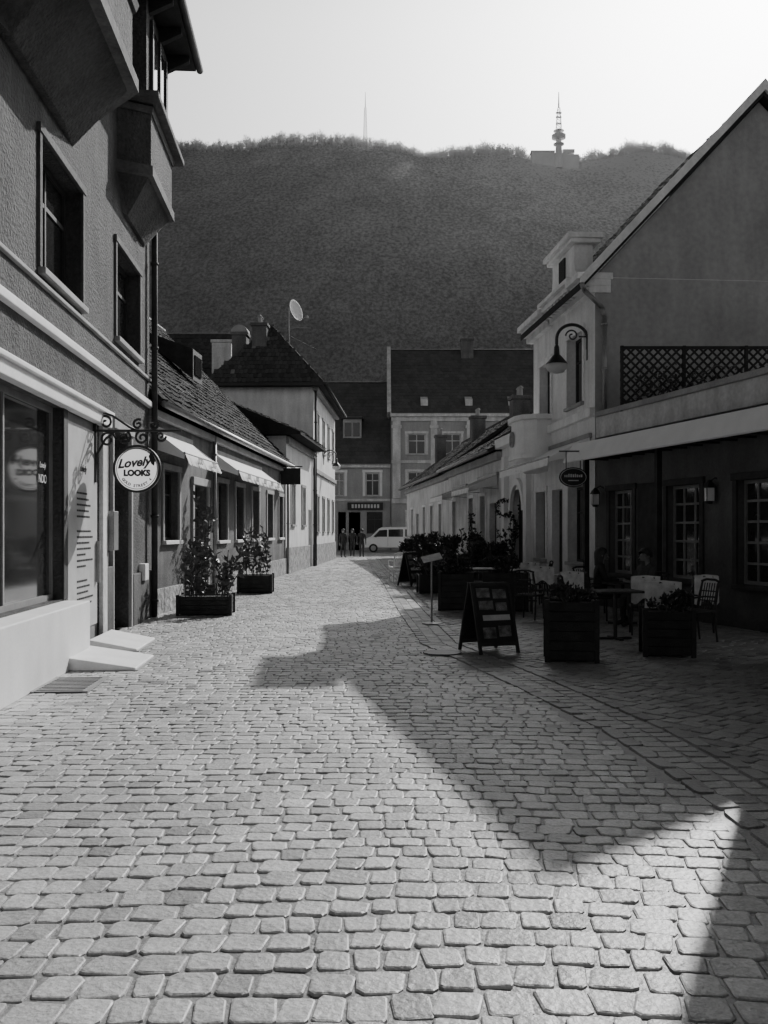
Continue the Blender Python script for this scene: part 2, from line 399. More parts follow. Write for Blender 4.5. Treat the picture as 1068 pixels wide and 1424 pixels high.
# tower
Y=880;bx=X(777,Y);zb=Z(222,Y)
t=thing('telecom_tower','tall broadcast tower with round platforms on the hilltop','tower',(bx,Y,zb))
def zz(py): return Z(py,Y)-zb
mb=MB();mb.lathe([(3.4,-8),(3.0,zz(205)),(2.6,zz(196)),(2.4,zz(180))],(0,0,0),12);mb.build('shaft',M['tower'],t)
for a,b,r in ((203,199,5),(194,187,6.5),(184,181,5)):
    mb=MB();mb.lathe([(r*.6,zz(a)),(r,zz(a)+1),(r,zz(b)-.6),(r*.7,zz(b))],(0,0,0),16);mb.build('platform',M['tower'],t)
mb=MB()
def lattice(mb,w0,w1,z0,z1,n,k_=1):
    for i in range(n):
        a=z0+(z1-z0)*i/n;b=z0+(z1-z0)*(i+1)/n;wa=w0+(w1-w0)*i/n;wb=w0+(w1-w0)*(i+1)/n
        ca_=[(-wa,-wa),(wa,-wa),(wa,wa),(-wa,wa)];cb=[(-wb,-wb),(wb,-wb),(wb,wb),(-wb,wb)]
        for k in range(4):
            k2=(k+1)%4;mb.cyl((*ca_[k],a),(*cb[k],b),.2*k_,.2*k_,4);mb.cyl((*ca_[k],a),(*cb[k2],b),.14*k_,.14*k_,4);mb.cyl((*ca_[k2],a),(*cb[k],b),.14*k_,.14*k_,4);mb.cyl((*ca_[k],a),(*ca_[k2],a),.14*k_,.14*k_,4)
lattice(mb,2.4,1.1,zz(180),zz(150),7);mb.cyl((0,0,zz(150)),(0,0,zz(128)),.8,.4,6)
for a in (172,163,157): mb.cyl((-2.6,0,zz(a)),(2.6,0,zz(a)),.9,.9,6)
mb.build('antenna_mast',M['tower'],t)
st=thing('hilltop_station','long flat roofed transmitter station at the foot of the round platform tower','building',(bx,Y+6,zb))
mb=MB();mb.box(-24,-3,-4,4,-8,zz(210));mb.box(-3,9,-4,4,-8,zz(211));mb.box(9,19,-4,4,-8,zz(213));mb.box(4,15,-4.2,3,zz(211)+.01,zz(206));mb.build('wall',M['tower'],st)
mb=MB();mb.box(-25,-3,-4.6,4.6,zz(210)+.01,zz(208));mb.build('roof',M['tower'],st)
mx=X(508,Y);t=thing('radio_mast','slender lattice radio mast on the hill crest left of the broadcast tower','mast',(mx,Y,Z(195,Y)))
mb=MB();zb2=Z(195,Y);lattice(mb,1.8,.9,0,Z(150,Y)-zb2,9,1);mb.build('lattice_shaft',M['mast'],t)
mb=MB();mb.cyl((0,0,Z(150,Y)-zb2),(0,0,Z(128,Y)-zb2),.45,.2,6);mb.build('antenna',M['mast'],t)

# ================================================================ LEFT NEAR HOUSE
f=Fac('corner_house','tall dark stuccoed house at the left edge with bay windows over a shopfront',(-3.636,6),(-4.5,18.5))
u=f.u
ops=[(u(11.2),u(13.15),4.7,6.25),(u(15.4),u(17.4),4.75,6.25),(u(7.5),u(9.3),4.7,6.25),(u(8.4),u(12.2),.78,3.2),(u(12.4),u(14.25),0,3.2),(u(15.1),u(16.5),0,3.25)]
f.wall(M['stucco_dark'],10.6,9,ops,u0=-9,th=.45)
for o in ops[:3]: f.window(*o,rec=.2,nv=2,nh=2,fw=.08,m='frame_dark',sill='trim',trim='stucco_mid',tw=.1)
f.window(*ops[3],rec=.12,nv=2,nh=1,fw=.07,m='frame_grey',sill=None,name='shop_window')
f.band('string_course','white',-9,f.L,3.99,4.09,-.09);f.band('moulding','trim',-9,f.L,4.5,4.55,-.05)
f.band('plinth','stucco_mid',u(14.25)+.32,u(15.0),0,1.1,-.06);f.band('plinth','stucco_mid',u(16.63),f.L,0,.9,-.06)
f.band('shopfront_lintel','white',u(8.2),u(14.6),3.2,3.36,-.12);f.band('lintel_moulding','white',u(8.2),u(14.55),3.362,3.42,-.17)
f.band('pilaster','stucco_light',u(14.25),u(14.55),0,3.2,-.06);f.band('pilaster','frame_dark',u(12.2),u(12.4),.77,3.2,-.02)
f.band('window_plinth','white',u(8.2),u(12.3),0,.76,-.32,bevel=.015)
e=MB();f.box(e,u(12.4),u(14.25),.03,.1,0,3.2);d=e.build('entrance_door',M['frame_grey'],f.root)
e=MB();f.box(e,u(12.5),u(14.15),.005,.028,.3,3.08);e.build('pane',M['cream'],d)
e=MB();f.box(e,u(14.06),u(14.1),-.05,.0,.9,1.5);e.build('handle',M['metal'],d)
text('Lovely',.1,(u(11.8),.135,2.45),(R(90),0,0),M['chalk'],f.root,ext=.003,shear=.3)
text('NDO',.15,(u(11.8),.135,2.28),(R(90),0,0),M['chalk'],f.root,ext=.003)
for k in range(18):
    e=MB();zz_=2.15-k*.08-(.12 if k>4 else 0)-(.12 if k>11 else 0);uu=u(12.95)
    uend=uu+U(.45,.95)
    while uu<uend: w=U(.05,.14);e.box(uu,uu+w,-.001,.0045,zz_,zz_+.026);uu+=w+.03
    e.build('lettering_row',M['black'],f.root)
text('Lovely',.13,(u(13.3),.0,2.5),(R(90),0,0),M['black'],f.root,ext=.003,shear=.3)
e=MB();f.box(e,u(15.1),u(16.5),.3,.36,0,3.25);d=e.build('door',M['wood'],f.root)
e=MB()
for k in range(9): a=u(15.16)+k*.157;e.cyl((a,.24,.1),(a,.24,3.1),.014,.014,6)
for z in (.15,1.2,2.3,3.05): f.box(e,u(15.12),u(16.48),.225,.255,z,z+.04)
e.build('iron_gate',M['iron'],d)
f.band('door_surround','trim',u(15.0),u(15.1),0,3.25,-.05);f.band('door_surround','trim',u(16.5),u(16.62),0,3.25,-.05);f.band('door_surround','trim',u(14.98),u(16.64),3.252,3.42,-.08)
f.band('meter_box','metal',u(14.62),u(14.95),1.35,1.95,-.14);f.band('letter_box','white',u(17.4),u(17.75),.75,1.05,-.12)
def bay(Ya,Yb,Yc,Yd,dep,z0,z1,zc,nm):
    P=lambda z,s=1.,c=0:[(u(Ya),-c*0,z),(u(Yb),-dep*s,z),(u(Yc),-dep*s,z),(u(Yd),0,z)]
    q=MB();q.loft([(a,b,z) for a,b,z in P(z0)],P(z1));o=q.build('bay_window',M['stucco_dark'],f.root)
    mid=(u(Ya)+u(Yd))/2
    def sc(z,k,d2): return [(mid+(a-mid)*k,b*d2,z) for a,b,_ in P(z)]
    q=MB();q.loft(sc(z0-.003,1.0,1.0),sc(zc,.72,.12));q.build('corbel',M['stucco_dark'],o)
    q=MB();q.loft(sc(z0-.06,1.05,1.08),sc(z0+.1,1.05,1.08));q.build('moulding',M['stucco_mid'],o)
    q=MB();q.loft(sc(z0+.96,1.03,1.05),sc(z0+1.06,1.05,1.09));q.build('moulding',M['stucco_mid'],o)
    return o
b1=bay(8.4,9.4,12.3,13.4,.85,7.35,10.5,6.7,'n')
q=MB();q.box(u(9.9),u(11.8),-.87,-.8,8.6,10.2);w=q.build('window',M['glass'],b1)
for a in (9.85,10.85,11.8):
    q=MB();q.box(u(a)-.05,u(a)+.05,-.9,-.85,8.55,10.25);q.build('frame_post',M['frame_dark'],b1)
b2=bay(15.5,15.75,18.0,18.3,.5,7.5,8.5,6.9,'f')
q=MB();q.box(u(15.9),u(18.2),-.4,0,8.72,10.5);q.build('upper_bay',M['stucco_dark'],f.root)
q=MB();q.box(u(16.3),u(17.7),-.43,-.39,9.0,10.2);q.build('window',M['glass'],b2)
for a in (16.25,17,17.7):
    q=MB();q.box(u(a)-.05,u(a)+.05,-.46,-.41,8.95,10.25);q.build('frame_post',M['frame_dark'],b2)
q=MB();q.box(u(15.4),u(18.4),-.68,0,8.6,8.71);q.build('cornice',M['stucco_mid'],b2,bevel=.02)
q=MB();q.prism([(-.85,10.62),(-.85,10.74),(4.6,14.5),(9.8,10.74),(9.8,10.62)],-9,f.L+.3,'x');rf=q.build('roof',M['frame_dark'],f.root)
gutter(f,-9,f.L+.35,-.92,10.66,rf,'frame_dark')
for k in range(9):
    a=u(10)+k*1.02
    if a<f.L: q=MB();q.prism([(0,10.6),(-.8,10.6),(-.8,10.5),(-.1,10.15),(0,10.15)],a,a+.12,'x');q.build('eave_bracket',M['frame_dark'],rf)
pipe(f,f.L-.12,-.12,0,10.6,'frame_dark',.06)
def wedge(name,label,Y0,Y1,xa,xb,h0,h1):
    t=thing(name,label,'step',((xa+xb)/2,(Y0+Y1)/2,0),R(3.5),None);w=(xb-xa)/2;l=(Y1-Y0)/2
    q=MB();q.loft([(-w,-l,-.02),(w,-l,-.02),(w,l,-.02),(-w,l,-.02)],[(-w,-l,h0),(w,-l,h1),(w,l,h1),(-w,l,h0)]);q.build('ramp_block',M['white'],t,bevel=.012)
    q=MB();q.box(-w-.0,w+.03,-l-.03,l+.03,-.019,.018);q.build('base',M['trim'],t)
wedge('entrance_ramp','white wedge ramp before the shop, nearer to the iron drain grate',11.3,12.5,-3.78,-2.95,.17,.04)
wedge('entrance_ramp','white wedge ramp before the shop door, farther from the drain grate',13.1,14.5,-4.05,-3.4,.17,.04)
t=thing('drain_grate','dark slatted iron drain grate in the cobbles below the white ramps','drain',(-3.33,10.25,.012),R(3.5))
for s_ in (-1,1):
    q=MB();q.box(s_*.27-.03,s_*.27+.03,-.5,.5,0,.014);q.build('frame',M['metal'],t)
q=MB();q.box(-.24,.24,-.5,.5,-.004,.001);q.build('pit',M['black'],t)
for k in range(11):
    q=MB();q.box(-.24,.24,-.48+k*.093,-.445+k*.093,.002,.012);q.build('slat',M['metal'],t)
wx=-4.19
t=thing('sign_bracket','black wrought iron sign bracket with scrolls on the dark stuccoed wall','bracket',(wx,14,3.1))
q=MB();q.cyl((-.03,0,0),(1.25,0,0),.02,.02,8);q.box(-.02,.02,-.03,.03,-.75,.3)
def scroll(q,cx,cz,r0,turns,s=1,ph=0):
    pts=[]
    for i in range(26):
        a=ph+s*turns*2*math.pi*i/25;r=r0*(1-i/30);pts.append((cx+math.cos(a)*r,0,cz+math.sin(a)*r))
    q.tube(pts,.019,6)
scroll(q,.18,-.13,.12,1.5);scroll(q,.42,-.10,.1,1.4,-1,1);scroll(q,.68,-.1,.1,1.4,1,2);scroll(q,.95,-.08,.08,1.3,-1);scroll(q,.15,.12,.11,1.3,-1,3);scroll(q,.62,.09,.08,1.3,1,1);scroll(q,.85,.08,.07,1.3,-1,1)
q.tube([(0,0,-.7),(.02,0,-.35),(.15,0,-.12),(.3,0,0)],.018)
q.tube([(0,0,.3),(.25,0,.22),(.5,0,.05),(.6,0,0)],.016);q.build('scrollwork',M['iron'],t)
sx,sz=X(191,14),Z(652,14);r_=.325
t=thing('hanging_sign','round white shop sign lettered Lovely LOOKS hanging from an iron bracket','sign',(sx,14,sz))
RX=Matrix.Rotation(R(90),4,'X')
q=MB();q.add([(0,-.02,0)]+[(math.cos(2*math.pi*i/48)*r_,-.02,math.sin(2*math.pi*i/48)*r_) for i in range(48)],[(0,i+1,(i+1)%48+1) for i in range(48)]);q.build('disc',M['opal'],t,fix=False)
def ringm(mb,r0,r1,y0,y1,n=48):
    vs=[];fs=[]
    for i in range(n):
        a=2*math.pi*i/n
        for (r,y) in ((r0,y0),(r1,y0),(r1,y1),(r0,y1)): vs.append((math.cos(a)*r,y,math.sin(a)*r))
    for i in range(n):
        j=(i+1)%n
        for k in range(4): fs.append((i*4+k,i*4+(k+1)%4,j*4+(k+1)%4,j*4+k))
    mb.add(vs,fs)
ring=MB();ringm(ring,r_-.012,r_+.022,-.034,.02);ring.build('rim',M['iron'],t)
ring=MB();ringm(ring,r_-.036,r_-.027,-.029,-.024);ring.build('inner_ring',M['black'],t)
text('Lovely',.18,(-.05,-.03,.085),(R(90),R(-6),0),M['black'],t,shear=.4,ext=.005,off=.006)
text('LOOKS',.118,(0,-.03,-.065),(R(90),0,0),M['black'],t,ext=.005,off=.008)
s='GOLD STREET 4'
for i,ch in enumerate(s):
    if ch==' ':continue
    a=-math.pi/2+(i-6)*.15;text(ch,.055,(math.cos(a)*(r_-.075),-.03,math.sin(a)*(r_-.075)),(R(90),-(a+math.pi/2),0),M['black'],t,name='letter',off=.002)
q=MB();q.add([(.17,-.03,.18),(.2,-.03,.24),(.24,-.03,.2),(.268,-.03,.13),(.25,-.03,.04),(.21,-.03,.07),(.19,-.03,.12)],[(0,1,2,3,4,5,6)]);q.build('leaf_emblem',M['black'],t)
for a in (-.15,.15):
    q=MB();q.cyl((a,0,.29),(a,0,3.1-sz),.008,.008,5);q.build('hanger',M['iron'],t)
# ================================================================ LOW HOUSE LEFT
def awning(f,u0,u1,dep,zt,zb_,name,label,group=None,m='awning',val=.2,motif=False,cloth2=None,kick=.03):
    a=f.root;t=thing(name,label,'awning',(0,0,0),0,group)
    t.matrix_world=Matrix.Translation(a.location)@Matrix.Rotation(a.rotation_euler.z,4,'Z');g=f.g
    def P(u_,d,z):return (u_,d*g,z)
    q=MB();n=max(3,int((u1-u0)/.5));k=6
    vs=[];fs=[]
    for i in range(n+1):
        for j in range(k+1):
            s=j/k;vs.append(P(u0+(u1-u0)*i/n,-.06-(dep-.06)*s,zt+(zb_-zt)*s-.03*math.sin(s*math.pi)*(1 if i%2 else .4)))
    for i in range(n):
        for j in range(k): b=i*(k+1)+j;fs.append((b,b+1,b+k+2,b+k+1))
    q.add(vs,fs)
    for e in (u0,u1): q.add([P(e,-.06,zt),P(e,-dep,zb_),P(e,-dep,zb_-val*.5),P(e,-.06,zt-.35)],[(0,1,2,3)])
    q.build('canopy',M[m],t,smooth=False,fix=False)
    q=MB();n=int((u1-u0)/.12)
    for i in range(n):
        a0=u0+(u1-u0)*i/n;a1=u0+(u1-u0)*(i+1)/n;am=(a0+a1)/2;w=.008*math.sin(i*1.3)
        q.add([P(a0,-dep-.01,zb_),P(a1,-dep-.01,zb_),P(a1,-dep-kick+w,zb_-val*.88),P(am,-dep-kick+w,zb_-val),P(a0,-dep-kick,zb_-val*.88)],[(0,1,2,3,4)])
    q.build('valance',M[cloth2 or m],t,fix=False)
    q=MB();q.cyl(P(u0,-dep,zb_),P(u1,-dep,zb_),.025,.025,8)
    for e in (u0+.1,u1-.1): q.tube([P(e,0,zt-.45),P(e,-dep,zb_)],.014)
    q.box(u0,u1,0,-.08*g,zt,zt+.1);q.build('arm_frame',M['metal'],t)
    if motif:
        k=int((u1-u0)/1.3)
        for i in range(k):
            q=MB();c=u0+.7+i*1.25
            for j in range(3):
                m4=Matrix.Translation(P(c+j*.13,-dep-kick-.02-.004*j,zb_-val*.45))
                s2=MB();ringm(s2,.05,.068,-.004,.004,14);q.add(s2.v,s2.f,m4)
            q.build('ring_motif',M['trim'],t)
    return t
f=Fac('low_house','low old house with long tiled roof and two white awnings beside the dark corner house',(-4.5,18.5),(-3.75,37))
u=f.u
ops=[(u(19.5),u(20.7),1.45,2.9)]+[(u(a),u(b),1.4,2.9) for a,b in ((24.6,25.8),(27,28.2),(29.6,30.8),(32.4,33.6),(35,36))]+[(u(22.0),u(23.4),0,2.7)]
f.wall(M['stucco_mid'],4.05,9,ops)
for o in ops[:-1]: f.window(*o,rec=.16,nv=2,nh=2,m='frame_dark',trim='trim',sill='white')
o=ops[-1];e=MB();f.box(e,o[0],o[1],.22,.28,0,2.7);d=e.build('door',M['wood'],f.root)
for a,b in ((o[0]+.15,o[0]+.6),(o[0]+.8,o[1]-.15)):
    e=MB();f.box(e,a,b,.2,.219,.2,2.4);e.build('door_panel',M['frame_dark'],d)
f.band('door_surround','trim',o[0]-.15,o[0],0,2.7,-.05);f.band('door_surround','trim',o[1],o[1]+.15,0,2.7,-.05);f.band('door_surround','trim',o[0]-.18,o[1]+.18,2.702,2.88,-.07)
f.band('plinth','stone',0,o[0]-.16,0,.5,-.06);f.band('plinth','stone',o[1]+.16,f.L,0,.6,-.06)
f.band('eave_moulding','trim',0,f.L,3.85,4.0,-.12)
e=MB();e.prism([(0,4.05),(4.8,9.1),(9,4.05)],.05,f.L-.05,'x');e.build('gable_wall',M['stucco_mid'],f.root)
rf=gable_roof(f,0,f.L+.2,-.25,4.15,4.8,9.35,9.5,lo=.3,hi=1.8)
gutter(f,0,f.L,-.3,4.08,rf);pipe(f,u(23.85),-.1,0,4.0,'metal');pipe(f,u(36.8),-.1,0,4.0)
for yy_ in (27,):
    e=MB();a=u(yy_);e.prism([(1.2,5.9),(1.2,6.75),(3.2,7.5),(2.9,7.3)],a,a+1.1,'x');dm=e.build('dormer',M['frame_dark'],rf)
    e=MB();e.box(a+.15,a+.95,1.17,1.2,6.05,6.6);e.build('pane',M['glass'],dm)
awning(f,u(18.75),u(21.7),.62,3.58,3.16,'awning','short white awning of the low tiled house, nearest the round sign',None,motif=True,val=.24,kick=.1)
awning(f,u(24.0),u(31),.66,3.58,3.14,'awning','long white awning over the row of windows of the low tiled house',None,motif=True,val=.24,kick=.1)
t=thing('projecting_sign','small dark rectangular sign projecting from the far end of the low tiled house','sign',(-3.85,35.5,3.65))
q=MB();q.box(.05,.78,-.03,.03,-.3,.3);q.build('sign_board',M['black'],t);q=MB();q.cyl((-.1,0,.36),(.85,0,.36),.02);q.tube([(-.05,0,.0),(.3,0,.36)],.015);q.build('bracket',M['iron'],t)
# ---- annex
f=Fac('annex_house','white plastered annex with rubble stone base beyond the low tiled house',(-3.75,37),(-3.3,45))
u=f.u;ops=[(u(38.2),u(39.2),1.9,3.5),(u(41.2),u(42.2),1.9,3.5),(u(43.3),u(44.4),0,2.6)]
f.wall(M['stucco_pale'],5.3,6,ops)
for o in ops[:2]: f.window(*o,rec=.16,m='frame_dark',trim='trim')
e=MB();o=ops[2];f.box(e,o[0],o[1],.2,.26,0,2.6);e.build('door',M['wood'],f.root)
f.band('plinth','stone',0,o[0],0,1.0,-.09);f.band('cornice','trim',0,f.L,5.0,5.28,-.12)
e=MB();tn=[];e.prism([(-.6,5.32),(-.6,5.42),(3.2,7.0),(6,7.0),(6,5.32)],-.3,f.L-.05,'x');tn=[1.]*len(e.v)
tiles(e,tn,(-.3,-.6,5.44),(1,0,0),(0,3.8,1.58),f.L+.2,4.1);e.build('roof',M['tile'],f.root,fix=False,tone=tn)
pipe(f,u(44.7),-.1,0,5.2,'frame_dark')
# ---- dish house
f=Fac('hip_roofed_house','tall pale house with steep hip roof and satellite dish on the left of the street',(-3.3,45.0),(-2.9,57))
u=f.u;ops=[(u(a),u(a)+1,z,z+1.7) for a in (46.6,49.4,52.2,55) for z in (1.6,5.6)]
f.wall(M['stucco_pale'],8.5,4.6,ops)
for o in ops: f.window(*o,rec=.16,m='frame_dark',trim='trim')
f.band('string_course','trim',0,f.L,4.4,4.6,-.1);f.band('plinth','stone',0,f.L,0,1,-.07);f.band('cornice','trim',-.1,f.L,8.2,8.5,-.25)
e=MB();tn=[];de,db=-.55,5.1;ze=8.5;zr=11.7;dm=(de+db)/2;u0=-.6;u1=f.L+.3;h=2.7
Pn=[(u0,de,ze),(u0,db,ze),(u1,db,ze),(u1,de,ze)];r0=(u0+h,dm,zr);r1=(u1-h,dm,zr)
e.add(Pn+[r0,r1]+[(a,b,c-.15) for a,b,c in Pn],[(0,3,5,4),(1,0,4),(2,1,4,5),(3,2,5),(0,1,7,6),(1,2,8,7),(2,3,9,8),(3,0,6,9),(6,7,8,9)]);tn=[1.]*10
wv=dm-de;sl=math.hypot(wv,zr-ze)
tiles(e,tn,(u0,de,ze),(1,0,0),(0,wv,zr-ze),u1-u0,sl,.2,.3,keep=lambda a,b:a>b/sl*h and a<(u1-u0)-b/sl*h,fleck=.02)
sl2=math.hypot(h,zr-ze);W=db-de
tiles(e,tn,(u0,de,ze),(0,1,0),(h,0,zr-ze),W,sl2,.2,.3,keep=lambda a,b:b/sl2*W/2<a<W-b/sl2*W/2,lo=.9,hi=1.6,fleck=.01)
rf=e.build('roof',M['hiproof'],f.root,fix=False,tone=tn)
gutter(f,-.6,f.L+.3,-.62,8.42,rf,'frame_dark');pipe(f,.15,-.1,0,8.3,'frame_dark',.06)
chimney(f,1.6,3.7,9.0,11.2,.8,.7,'stucco_mid',0,rf);chimney(f,1.4,2.7,10.2,11.6,.75,.7,'stucco_mid',2,rf)
q=MB();q.prism([(3.3,11.21)]+[(3.7+.4*math.cos(a),11.21+.35*math.sin(a)) for a in [math.pi-math.pi*i/8 for i in range(9)]],1.25,1.95,'x');q.build('chimney_cap',M['trim'],rf)
Y=48.2;t=thing('satellite_dish','large pale satellite dish on a mast above the hip roofed house','satellite dish',(X(402,Y),Y,11.0))
q=MB();q.cyl((0,0,0),(0,0,1.8),.03,.03);q.tube([(0,0,.75),(.6,0,.8),(1.1,-.1,.75)],.015);q.cyl((0,0,.4),(1.4,0,-.3),.012,.012);q.build('mast',M['metal'],t)
q=MB();prof=[(.02,0)]+[(.55*i/8,.16*(i/8)**2) for i in range(1,9)]+[(.55,.175)]+[(.55*i/8,.16*(i/8)**2+.02) for i in range(7,0,-1)]
q.lathe(prof,(0,0,0),22,Matrix.Translation((.22,0,1.6))@Matrix.Rotation(R(-28),4,'Z')@Matrix.Rotation(R(76),4,'Y'));q.build('reflector',M['awning'],t,smooth=True)
q=MB();q.tube([(.25,0,1.1),(.9,-.3,1.25)],.015);q.box(.86,.98,-.36,-.26,1.2,1.32);q.build('receiver_arm',M['metal'],t)
f=Fac('rear_house','dark roofed house behind the low tiled house with pale chimneys',(-16,52),(-8.3,52))
f.wall(M['stucco_mid'],9,8);gable_roof(f,-.3,f.L+.4,-.5,9,4,13.0,8.5,mt='hiproof',tw=.3,th=.4,lo=.85,hi=1.25,fleck=0)
chimney(f,7.2,.7,8.6,12.0,1.05,.9,'stucco_light',0)
# ================================================================ FAR BUILDINGS
f=Fac('end_house','dark roofed two storey house closing the street, left of the pilastered building',(-9.5,82),(.55,82))
xs=lambda px:X(px,82)+9.5
zz=lambda py:Z(py,82)
ops=[(xs(508),xs(528),zz(690),zz(657)),(xs(464),xs(479),zz(690),zz(657)),(xs(470),xs(481),0,zz(712)),(xs(485),xs(501),0,zz(712)),(xs(510),xs(532),zz(742),zz(712))]
f.wall(M['stucco_grey'],7.4,9,ops)
for o in ops[:2]: f.window(*o,rec=.15,fw=.12,trim='white',tw=.22,nh=2)
for o in ops[2:4]:
    e=MB();f.box(e,o[0],o[1],.3,.36,0,o[3]);e.build('door',M['wood'],f.root)
f.window(*ops[4],rec=.15,fw=.08,m='frame_dark',name='shop_window')
f.band('cornice','stucco_light',0,f.L,7.0,7.35,-.3);f.band('string_course','stucco_light',0,f.L,4.15,4.35,-.1)
rf=gable_roof(f,-.3,f.L,-.5,7.4,6.5,15.2,13,mt='farroof',tw=.35,th=.45,lo=.88,hi=1.14,fleck=0)
e=MB();a=xs(489);e.prism([(1.5,9.4),(1.5,11.3),(4.5,12),(4.5,9.4)],a-.8,a+.8,'x');d=e.build('dormer',M['stucco_grey'],rf)
e=MB();e.box(a-.95,a+.95,1.3,4.4,11.32,11.45);e.build('dormer_roof',M['frame_dark'],d)
for s in (-.36,.36):
    e=MB();e.box(a+s-.28,a+s+.28,1.46,1.49,9.8,11);e.build('pane',M['glass'],d)
t=thing('shop_signboard','dark signboard with a row of pale letters over the far end shop','sign',(X(508,82),81.8,zz(704)))
e=MB();e.box(-1.5,1.5,-.05,.12,-.32,.32);e.build('sign_board',M['black'],t)
for k in range(9):
    e=MB();a=-1.15+k*.27;e.box(a,a+.17,-.08,-.051,-.16,.16);e.build('letter',M['chalk'],t)
f=Fac('pilastered_building','pale three storey building with pilasters and broad dark roof closing the street',(.62,81.5),(20,81.5))
xs=lambda px:X(px,81.5)-.62
ops=[]
for (a,b) in [(567,592),(617,641),(667,691),(716,740),(765,790)]:
    for (c,d) in ((632,603),(690,656)): ops.append((xs(a),xs(b),Z(c,81.5),Z(d,81.5)))
    ops.append((xs(a),xs(b),.8,3.2))
f.wall(M['stucco_grey'],11.6,11,ops)
for o in ops: f.window(*o,rec=.15,fw=.1,nv=2,nh=2,m='stucco_light',trim='stucco_light',tw=.2)
for a,b in ((546,557),(599,608),(649,658),(698,707),(748,757)):
    f.band('pilaster','stucco_light',xs(a),xs(b),4.4,10.9,-.16);f.band('capital','stucco_light',xs(a)-.1,xs(b)+.1,10.3,10.55,-.24)
f.band('entablature','stucco_light',0,f.L,10.9,11.25,-.22);f.band('cornice','stucco_light',-.1,f.L,11.252,11.6,-.55);f.band('string_course','stucco_light',0,f.L,3.95,4.35,-.2);f.band('string_course','stucco_light',0,f.L,7.35,7.6,-.1)
rf=gable_roof(f,0,f.L+.3,-.6,11.62,6,18.0,12,mt='farroof',tw=.35,th=.45,lo=.88,hi=1.14,fleck=0)
e=MB();e.prism([(-.6,11.6),(-.6,12.0),(6,18.35),(12,11.9),(12,11.6)],-.35,-.02,'x');e.build('parapet_wall',M['stucco_light'],rf)
for px in (590,652,712):
    e=MB();a=xs(px);e.prism([(-.1,12.2),(-.1,12.75),(1.2,13.2),(.8,13)],a-.3,a+.3,'x');e.build('skylight',M['stucco_light'],rf)
chimney(f,xs(657),5.5,16.8,18.9,1.1,.9,'stucco_mid',0,rf)
# ================================================================ RIGHT LOW HOUSES
def RX_(Y): return lerp(RW,Y)
def lowhouse(name,label,Y0,Y1,ze,zr,ms,wins,door,mt='tile'):
    f=Fac(name,label,(RX_(Y0),Y0),(RX_(Y1),Y1),-1);u=f.u
    ops=[(u(a),u(a)+1.0,1.3,2.9) for a in wins]+[(u(door),u(door)+1.2,0,2.6)]
    f.wall(M[ms],ze-.05,7,ops)
    for o in ops[:-1]: f.window(*o,rec=.15,m='frame_dark',trim='white',tw=.12)
    o=ops[-1];e=MB();f.box(e,o[0],o[1],.2,.26,0,2.6);e.build('door',M['wood'],f.root)
    f.band('plinth','stone',0,o[0],0,.6,-.06);f.band('eave_moulding','trim',0,f.L,ze-.32,ze-.06,-.18)
    e=MB();e.prism([(0,ze-.05),(-3.5,zr-.2),(-7,ze-.05)],.03,f.L-.03,'x');e.build('gable_wall',M[ms],f.root)
    rf=gable_roof(f,-.1,f.L+.05,-.45,ze,3.5,zr,7.4,mt=mt);gutter(f,0,f.L,-.5,ze-.04,rf)
    return f,rf
f,rf=lowhouse('tiled_cottage','farther low tiled cottage on the right of the street, beside the white van',43,60,4.25,7.1,'stucco_light',(45,48,51,56.5),54,)
chimney(f,15,1.8,5.4,7.4,.6,.6,'stucco_mid',2,rf);chimney(f,7,2.6,6,7.6,.7,.7,'stucco_mid',2,rf)
f2,rf=lowhouse('tiled_cottage','nearer low tiled cottage on the right, next to the house with round balcony',31.5,42.95,4.3,6.6,'stucco_light',(34.3,36.7,40.8),32.4)
chimney(f2,7.5,2.3,5.4,7.1,.7,.7,'stucco_mid',2,rf)
awning(f2,f2.u(32.0),f2.u(35.6),1.0,3.5,3.1,'awning','short pale awning on the nearer right cottage',None,'awngrey',cloth2='awning')
awning(f2,f2.u(38),f2.u(41.5),1.0,3.4,3.05,'awning','pale awning farthest down the right side of the street',None,'awngrey',cloth2='awning')
# ---- middle right house w/ arch
f=Fac('arched_entry_house','small pale house with arched doorway below the round balcony',(RX_(27.25),27.25),(RX_(31.5),31.5),-1);u=f.u
ops=[(u(28.3),u(29.9),0,2.9)];f.wall(M['stucco_pale'],4.6,7,ops)
e=MB();f.box(e,ops[0][0],ops[0][1],.2,.26,0,2.9);e.build('door',M['wood'],f.root)
e=MB();c=(ops[0][0]+ops[0][1])/2
arc=[(c+.98*math.cos(a),2.25+.98*math.sin(a)) for a in [math.pi*i/12 for i in range(13)]];arc2=[(c+.78*math.cos(a),2.25+.78*math.sin(a)) for a in [math.pi*(12-i)/12 for i in range(13)]]
for i in range(12):
    A=[arc[i],arc[i+1],arc2[11-i],arc2[12-i]];e.prism(A,.0,.1)
e.build('arch_moulding',M['white'],f.root)
f.band('pilaster','white',u(27.5),u(27.9),0,4.0,-.15);f.band('pilaster','white',u(30.5),u(30.9),0,4.0,-.15);f.band('cornice','white',0,f.L,4.3,4.6,-.25);f.band('plinth','stone',u(27.9),u(28.3),0,.6,-.07)
e=MB();e.prism([(.3,4.62),(-3.5,6.2),(-7,4.62)],0,f.L,'x');e.build('roof',M['frame_dark'],f.root)
